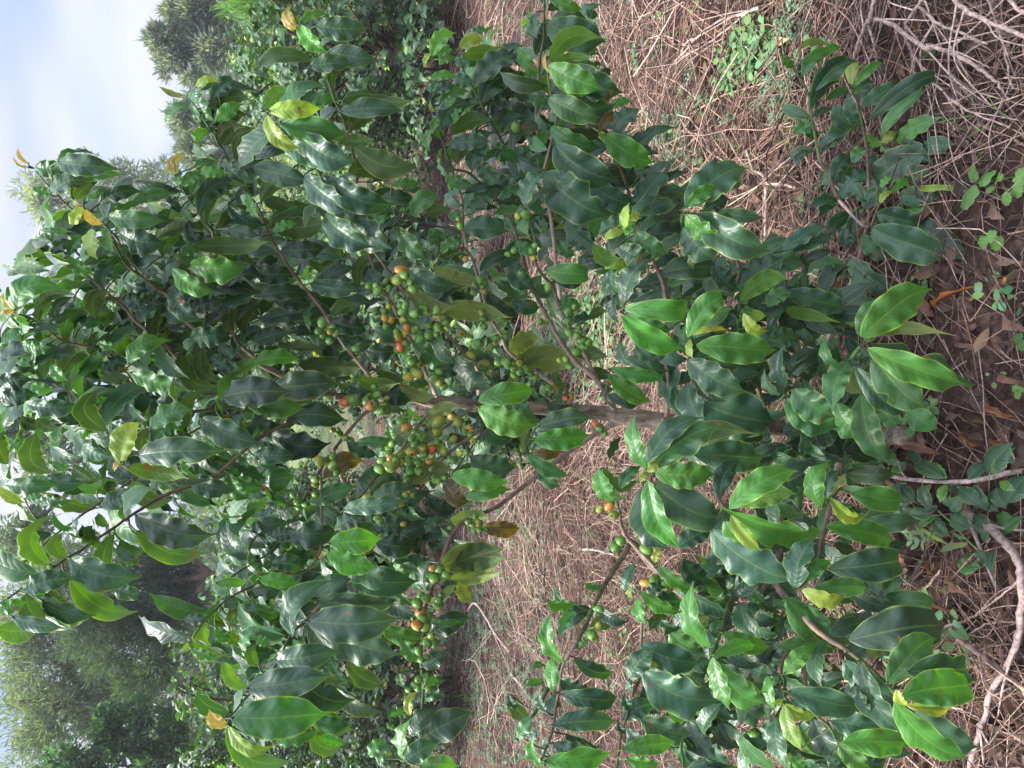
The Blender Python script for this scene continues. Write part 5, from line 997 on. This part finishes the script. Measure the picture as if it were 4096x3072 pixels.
# ------------------------------------------------------------------ trees beyond the field
def tree(x, y, h, blobs, label, c, seed, trunk_r=.12, trunk_h=None, leafL=.16, leafW=.03, n=9000, lean=(0, 0), group='trees beyond the coffee field', up=.2, name='feathery_tree', limbs=True, sub=16, sig=.36):
    """blobs: list of (dx, dy, z, radius, weight)"""
    r_ = np.random.default_rng(seed); root = empty(name, (x, y, 0)); tag(root, label, 'tree', group)
    th = trunk_h or h * .9; tm = MB()
    tp_ = smooth_line(np.array([(0, 0, -.2), (lean[0] * .3, lean[1] * .3, th * .4), (lean[0], lean[1], th)]), 6) + r_.normal(0, trunk_r * .15, (13, 3)); tube(tm, tp_, np.linspace(trunk_r, trunk_r * .25, 13), 9, (1, 1, 1), rough=.06)
    tm.build('trunk', M_FARBARK, root)
    P = []; D = []; tw = np.array([b[4] for b in blobs], float); tw /= tw.sum(); lm = MB()
    for b, w in zip(blobs, tw):
        cb = np.array(b[:3]); R = b[3]
        if limbs:
            z0 = max(th * .15, cb[2] - R * .9); k = min(12, max(1, int(z0 / th * 12)))
            tube(lm, smooth_line(np.array([tp_[k], (tp_[k] + cb) / 2 + (0, 0, R * .1), cb]), 4), np.linspace(trunk_r * .4, trunk_r * .12, 9), 6, (1, 1, 1))
        for s in range(sub):
            q = r_.normal(0, 1, 3); q /= np.linalg.norm(q); q *= r_.uniform(.25, 1.0) ** .6; cs = cb + q * R * (1, 1, .85)
            m_ = int(n * w / sub); rs = R * sig * r_.uniform(.6, 1.3)
            p = cs + r_.normal(0, rs * .5, (m_, 3)); P.append(p); D.append((p - cs) / (rs + 1e-6) + (p - cb) / R * .8 + np.array([0, 0, up]) + r_.normal(0, .35, (m_, 3)))
    P = np.concatenate(P); D = nrm(np.concatenate(D)); m_ = len(P)
    L = leafL * r_.uniform(.5, 1.3, m_); W = leafW * r_.uniform(.6, 1.3, m_)
    S = nrm(np.cross(D, r_.normal(0, 1, (m_, 3)))); fo = MB()
    V = np.stack([P - S * W[:, None] * .3, P + D * L[:, None] * .5 - S * W[:, None] * .5, P + D * L[:, None], P + D * L[:, None] * .5 + S * W[:, None] * .5], 1).reshape(-1, 3)
    cl = np.repeat(np.asarray(c) * r_.uniform(.65, 1.35, (m_, 1)), 4, 0)
    fo.add(V, np.arange(m_ * 4).reshape(-1, 4), None, cl); fo.build('crown', M_NEEDLE, root)
    if limbs: lm.build('limbs', M_FARBARK, root)
    return root
def at(X, Y, D):  # place helper for crown blobs
    return pt(X, Y, D)
def tree_at(Xb, Yb, D, blobs_px, **kw):
    """blobs_px: (X, Y, radius px, weight) at distance D"""
    b0 = pt(Xb, Yb, D); bl = []
    for X, Y, R, w in blobs_px:
        p = pt(X, Y, D); bl.append((p[0] - b0[0], rng.uniform(-.4, .4) * R / F * D, p[2], R / F * zdepth(p), w))
    h = max(b[2] + b[3] for b in bl); return tree(b0[0], D, h, bl, **kw)
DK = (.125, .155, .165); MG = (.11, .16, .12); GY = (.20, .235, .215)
tree_at(950, 150, 22, [(800, 60, 90, 2), (700, 60, 45, .9), (720, 170, 70, 1.1), (640, 170, 45, .7), (800, 210, 80, 1.2), (690, 235, 60, .6), (870, 160, 110, 1.4), (760, 300, 40, .35), (840, 20, 90, 1)], label='dark hazy tree with lumpy crown standing beyond the right hand bushes', c=DK, seed=21, n=12000, leafL=.24, leafW=.05, trunk_r=.16, sub=13, sig=.30)
tree_at(950, 520, 24, [(740, 470, 55, 1), (800, 560, 70, 1.2), (770, 610, 55, .8), (860, 640, 90, 1.2), (830, 500, 70, .9), (880, 540, 80, 1)], label='dark rounded tree beside the lumpy one, lower and nearer the big shrub', c=DK, seed=22, n=11000, leafL=.24, leafW=.055, trunk_r=.2, sub=18)
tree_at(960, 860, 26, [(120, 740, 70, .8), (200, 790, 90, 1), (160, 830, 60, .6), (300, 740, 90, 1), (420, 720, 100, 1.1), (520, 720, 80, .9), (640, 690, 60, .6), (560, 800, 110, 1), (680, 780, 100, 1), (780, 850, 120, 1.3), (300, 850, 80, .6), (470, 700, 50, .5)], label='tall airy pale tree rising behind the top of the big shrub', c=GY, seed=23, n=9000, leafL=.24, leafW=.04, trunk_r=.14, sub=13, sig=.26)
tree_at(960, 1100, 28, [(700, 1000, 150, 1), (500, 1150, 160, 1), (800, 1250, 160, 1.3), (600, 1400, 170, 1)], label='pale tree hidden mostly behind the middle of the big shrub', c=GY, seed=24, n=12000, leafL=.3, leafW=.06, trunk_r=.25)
tree_at(1000, 1900, 17, [(560, 1760, 150, 1.2), (700, 1850, 150, 1.2), (860, 1900, 120, 1.2), (60, 1620, 90, .9), (30, 1760, 90, .7), (120, 2120, 70, .5), (40, 2200, 110, .9), (300, 1700, 120, 1), (200, 1850, 100, .5)], label='loose dark tree left of the leading stems with bright sky showing through', c=MG, seed=25, n=15000, leafL=.16, leafW=.045, trunk_r=.16, sub=20)
tree_at(1010, 2290, 13, [(560, 2330, 130, 1.4), (640, 2440, 120, 1.4), (500, 2480, 120, 1.2), (440, 2350, 100, 1), (600, 2600, 120, 1.4), (700, 2300, 90, 1), (420, 2600, 110, 1), (640, 2200, 90, .9), (560, 2730, 110, 1), (740, 2430, 80, .8), (330, 2500, 110, .9), (680, 2130, 70, .6)], label='dark feathery cypress in the middle of the trees on the left', c=(.042, .072, .054), seed=26, n=34000, leafL=.12, leafW=.016, trunk_r=.14, sub=30, sig=.34, name='cypress_tree')
tree_at(1010, 2700, 15, [(200, 2300, 120, 1), (100, 2450, 120, 1), (260, 2450, 120, 1.2), (180, 2620, 130, 1.2), (340, 2700, 130, 1.3), (60, 2650, 110, .8), (240, 2820, 130, 1.2), (420, 2830, 120, 1.2), (100, 2880, 130, 1), (300, 2250, 90, .8), (560, 2880, 110, 1), (380, 2960, 120, .9), (150, 3020, 120, 1)], label='tall grey green conifer filling the top left beyond the cypress', c=(.105, .145, .115), seed=27, n=33000, leafL=.13, leafW=.02, trunk_r=.13, sub=30, sig=.36, name='conifer_tree')
tree_at(1010, 3020, 11, [(500, 2960, 90, 1), (380, 3060, 100, 1), (600, 3060, 90, 1), (250, 3080, 110, 1), (680, 2980, 70, .7), (420, 2900, 60, .6), (560, 2860, 60, .5), (700, 2880, 60, .5)], label='slim broadleaf tree with a thin reddish bare trunk at the left edge', c=(.045, .10, .05), seed=28, n=7000, leafL=.085, leafW=.045, trunk_r=.045, trunk_h=3.9, sub=16, name='slim_tree')
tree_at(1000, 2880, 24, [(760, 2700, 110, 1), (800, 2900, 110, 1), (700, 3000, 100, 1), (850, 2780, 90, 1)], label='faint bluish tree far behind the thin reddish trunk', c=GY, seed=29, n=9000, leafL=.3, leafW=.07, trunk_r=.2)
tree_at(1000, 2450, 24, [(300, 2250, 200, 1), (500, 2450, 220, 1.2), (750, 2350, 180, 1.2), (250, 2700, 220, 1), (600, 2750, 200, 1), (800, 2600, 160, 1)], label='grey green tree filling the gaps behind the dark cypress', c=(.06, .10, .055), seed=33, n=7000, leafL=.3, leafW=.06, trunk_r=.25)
# far tree line
mbf = MB(); r_ = np.random.default_rng(5)
for _ in range(60000):
    pass
nF = 30000; fx = r_.uniform(-75, 75, nF); fy = r_.uniform(48, 70, nF); top = 2.2 + 2.0 * vnoise(fx + 200, fy * 0, 9, 31) + 1.2 * vnoise(fx + 200, fy * 0, 2.5, 32)
fz = top * r_.random(nF) ** .7; Pp = np.stack([fx, fy, fz], -1); Dd = nrm(r_.normal(0, 1, (nF, 3)) + (0, 0, .4)); S = nrm(np.cross(Dd, r_.normal(0, 1, (nF, 3))))
V = np.stack([Pp, Pp + Dd * .4 - S * .16, Pp + Dd * .8, Pp + Dd * .4 + S * .16], 1).reshape(-1, 3)
mbf.add(V, np.arange(nF * 4).reshape(-1, 4), None, np.repeat(np.array([(.045, .08, .04)]) * r_.uniform(.6, 1.4, (nF, 1)), 4, 0))
tag(mbf.build('far_woods', M_NEEDLE), kind='stuff')

# ------------------------------------------------------------------ sky, sun and air
w = bpy.data.worlds.new('World'); SC.world = w; w.use_nodes = True; nt = w.node_tree; nt.nodes.clear(); nd = nt.nodes; lk = nt.links
SUN_EL, SUN_AZ = rad(58), rad(-75)
sky = nd.new('ShaderNodeTexSky'); sky.sky_type = 'NISHITA'; sky.sun_disc = False; sky.sun_elevation = SUN_EL; sky.sun_rotation = SUN_AZ
tc = nd.new('ShaderNodeTexCoord')
mp = nd.new('ShaderNodeMapping'); mp.inputs['Scale'].default_value = (1, 1, 3.2); lk.new(tc.outputs['Generated'], mp.inputs[0])
nz = N(nt, 'ShaderNodeTexNoise', i_Scale=2.1, i_Detail=3.0, i_Roughness=.45); lk.new(mp.outputs[0], nz.inputs['Vector'])
cf = ramp(nt, nz.outputs['Fac'], [(.30, (.62, .62, .62)), (.66, (.97, .97, .97))])
CLOUD = (1.85, 2.05, 3.3)      # cloud deck near the horizon; an overcast sky is several times brighter overhead
bw = nd.new('ShaderNodeRGBToBW'); lk.new(cf, bw.inputs[0])
sz = nd.new('ShaderNodeSeparateXYZ'); lk.new(tc.outputs['Generated'], sz.inputs[0])
zen = ramp(nt, sz.outputs[2], [(0.0, (.95, .95, .95)), (.28, (1.12, 1.1, 1.04)), (.55, (3.6, 3.5, 3.0)), (1.0, (6.4, 6.1, 5.2))])
ccol = mixc(nt, 1.0, CLOUD, zen, 'MULTIPLY')
ccol = mixc(nt, 1.0, ccol, ramp(nt, nz.outputs['Fac'], [(.36, (.74, .84, .98)), (.58, (1.42, 1.30, 1.08))]), 'MULTIPLY')
col = mixc(nt, bw.outputs[0], mixc(nt, 1.0, sky.outputs[0], (.45, .5, .6), 'MULTIPLY'), ccol)
bgd = nd.new('ShaderNodeBackground'); bgd.inputs['Strength'].default_value = .1; lk.new(col, bgd.inputs[0])
ow = nd.new('ShaderNodeOutputWorld'); lk.new(bgd.outputs[0], ow.inputs[0])
sl = bpy.data.lights.new('sun', 'SUN'); so = bpy.data.objects.new('sun', sl); COL.objects.link(so)
sl.energy = 3.2; sl.angle = rad(13); sl.color = (1, .965, .90)
sd = Vector((math.sin(SUN_AZ) * math.cos(SUN_EL), math.cos(SUN_AZ) * math.cos(SUN_EL), math.sin(SUN_EL)))
so.rotation_euler = sd.to_track_quat('Z', 'Y').to_euler()
if HAZE:
    hb = MB(); X0, X1, Y0, Y1, Z0, Z1 = -95, 95, -8, 80, -1.0, 14.0
    V = np.array([(x, y, z) for x in (X0, X1) for y in (Y0, Y1) for z in (Z0, Z1)])
    hb.add(V, np.array([(0, 1, 3, 2), (4, 6, 7, 5), (0, 4, 5, 1), (2, 3, 7, 6), (0, 2, 6, 4), (1, 5, 7, 3)]))
    mm = bpy.data.materials.new('haze_air'); mm.use_nodes = True; nt2 = mm.node_tree; nt2.nodes.clear()
    pv = nt2.nodes.new('ShaderNodeVolumePrincipled'); pv.inputs['Density'].default_value = HAZE; pv.inputs['Color'].default_value = (.86, .91, 1, 1)
    oo = nt2.nodes.new('ShaderNodeOutputMaterial'); nt2.links.new(pv.outputs[0], oo.inputs['Volume'])
    tag(hb.build('haze', mm, smooth=False), kind='stuff')
vs = SC.view_settings; vs.view_transform = 'Standard'; vs.look = 'None'; vs.gamma = 1; vs.use_curve_mapping = False
vs.exposure = EXPO
SC.cycles.max_bounces = 8; SC.cycles.transmission_bounces = 4; SC.cycles.volume_bounces = 1; SC.cycles.transparent_max_bounces = 8
SC.cycles.use_denoising = True
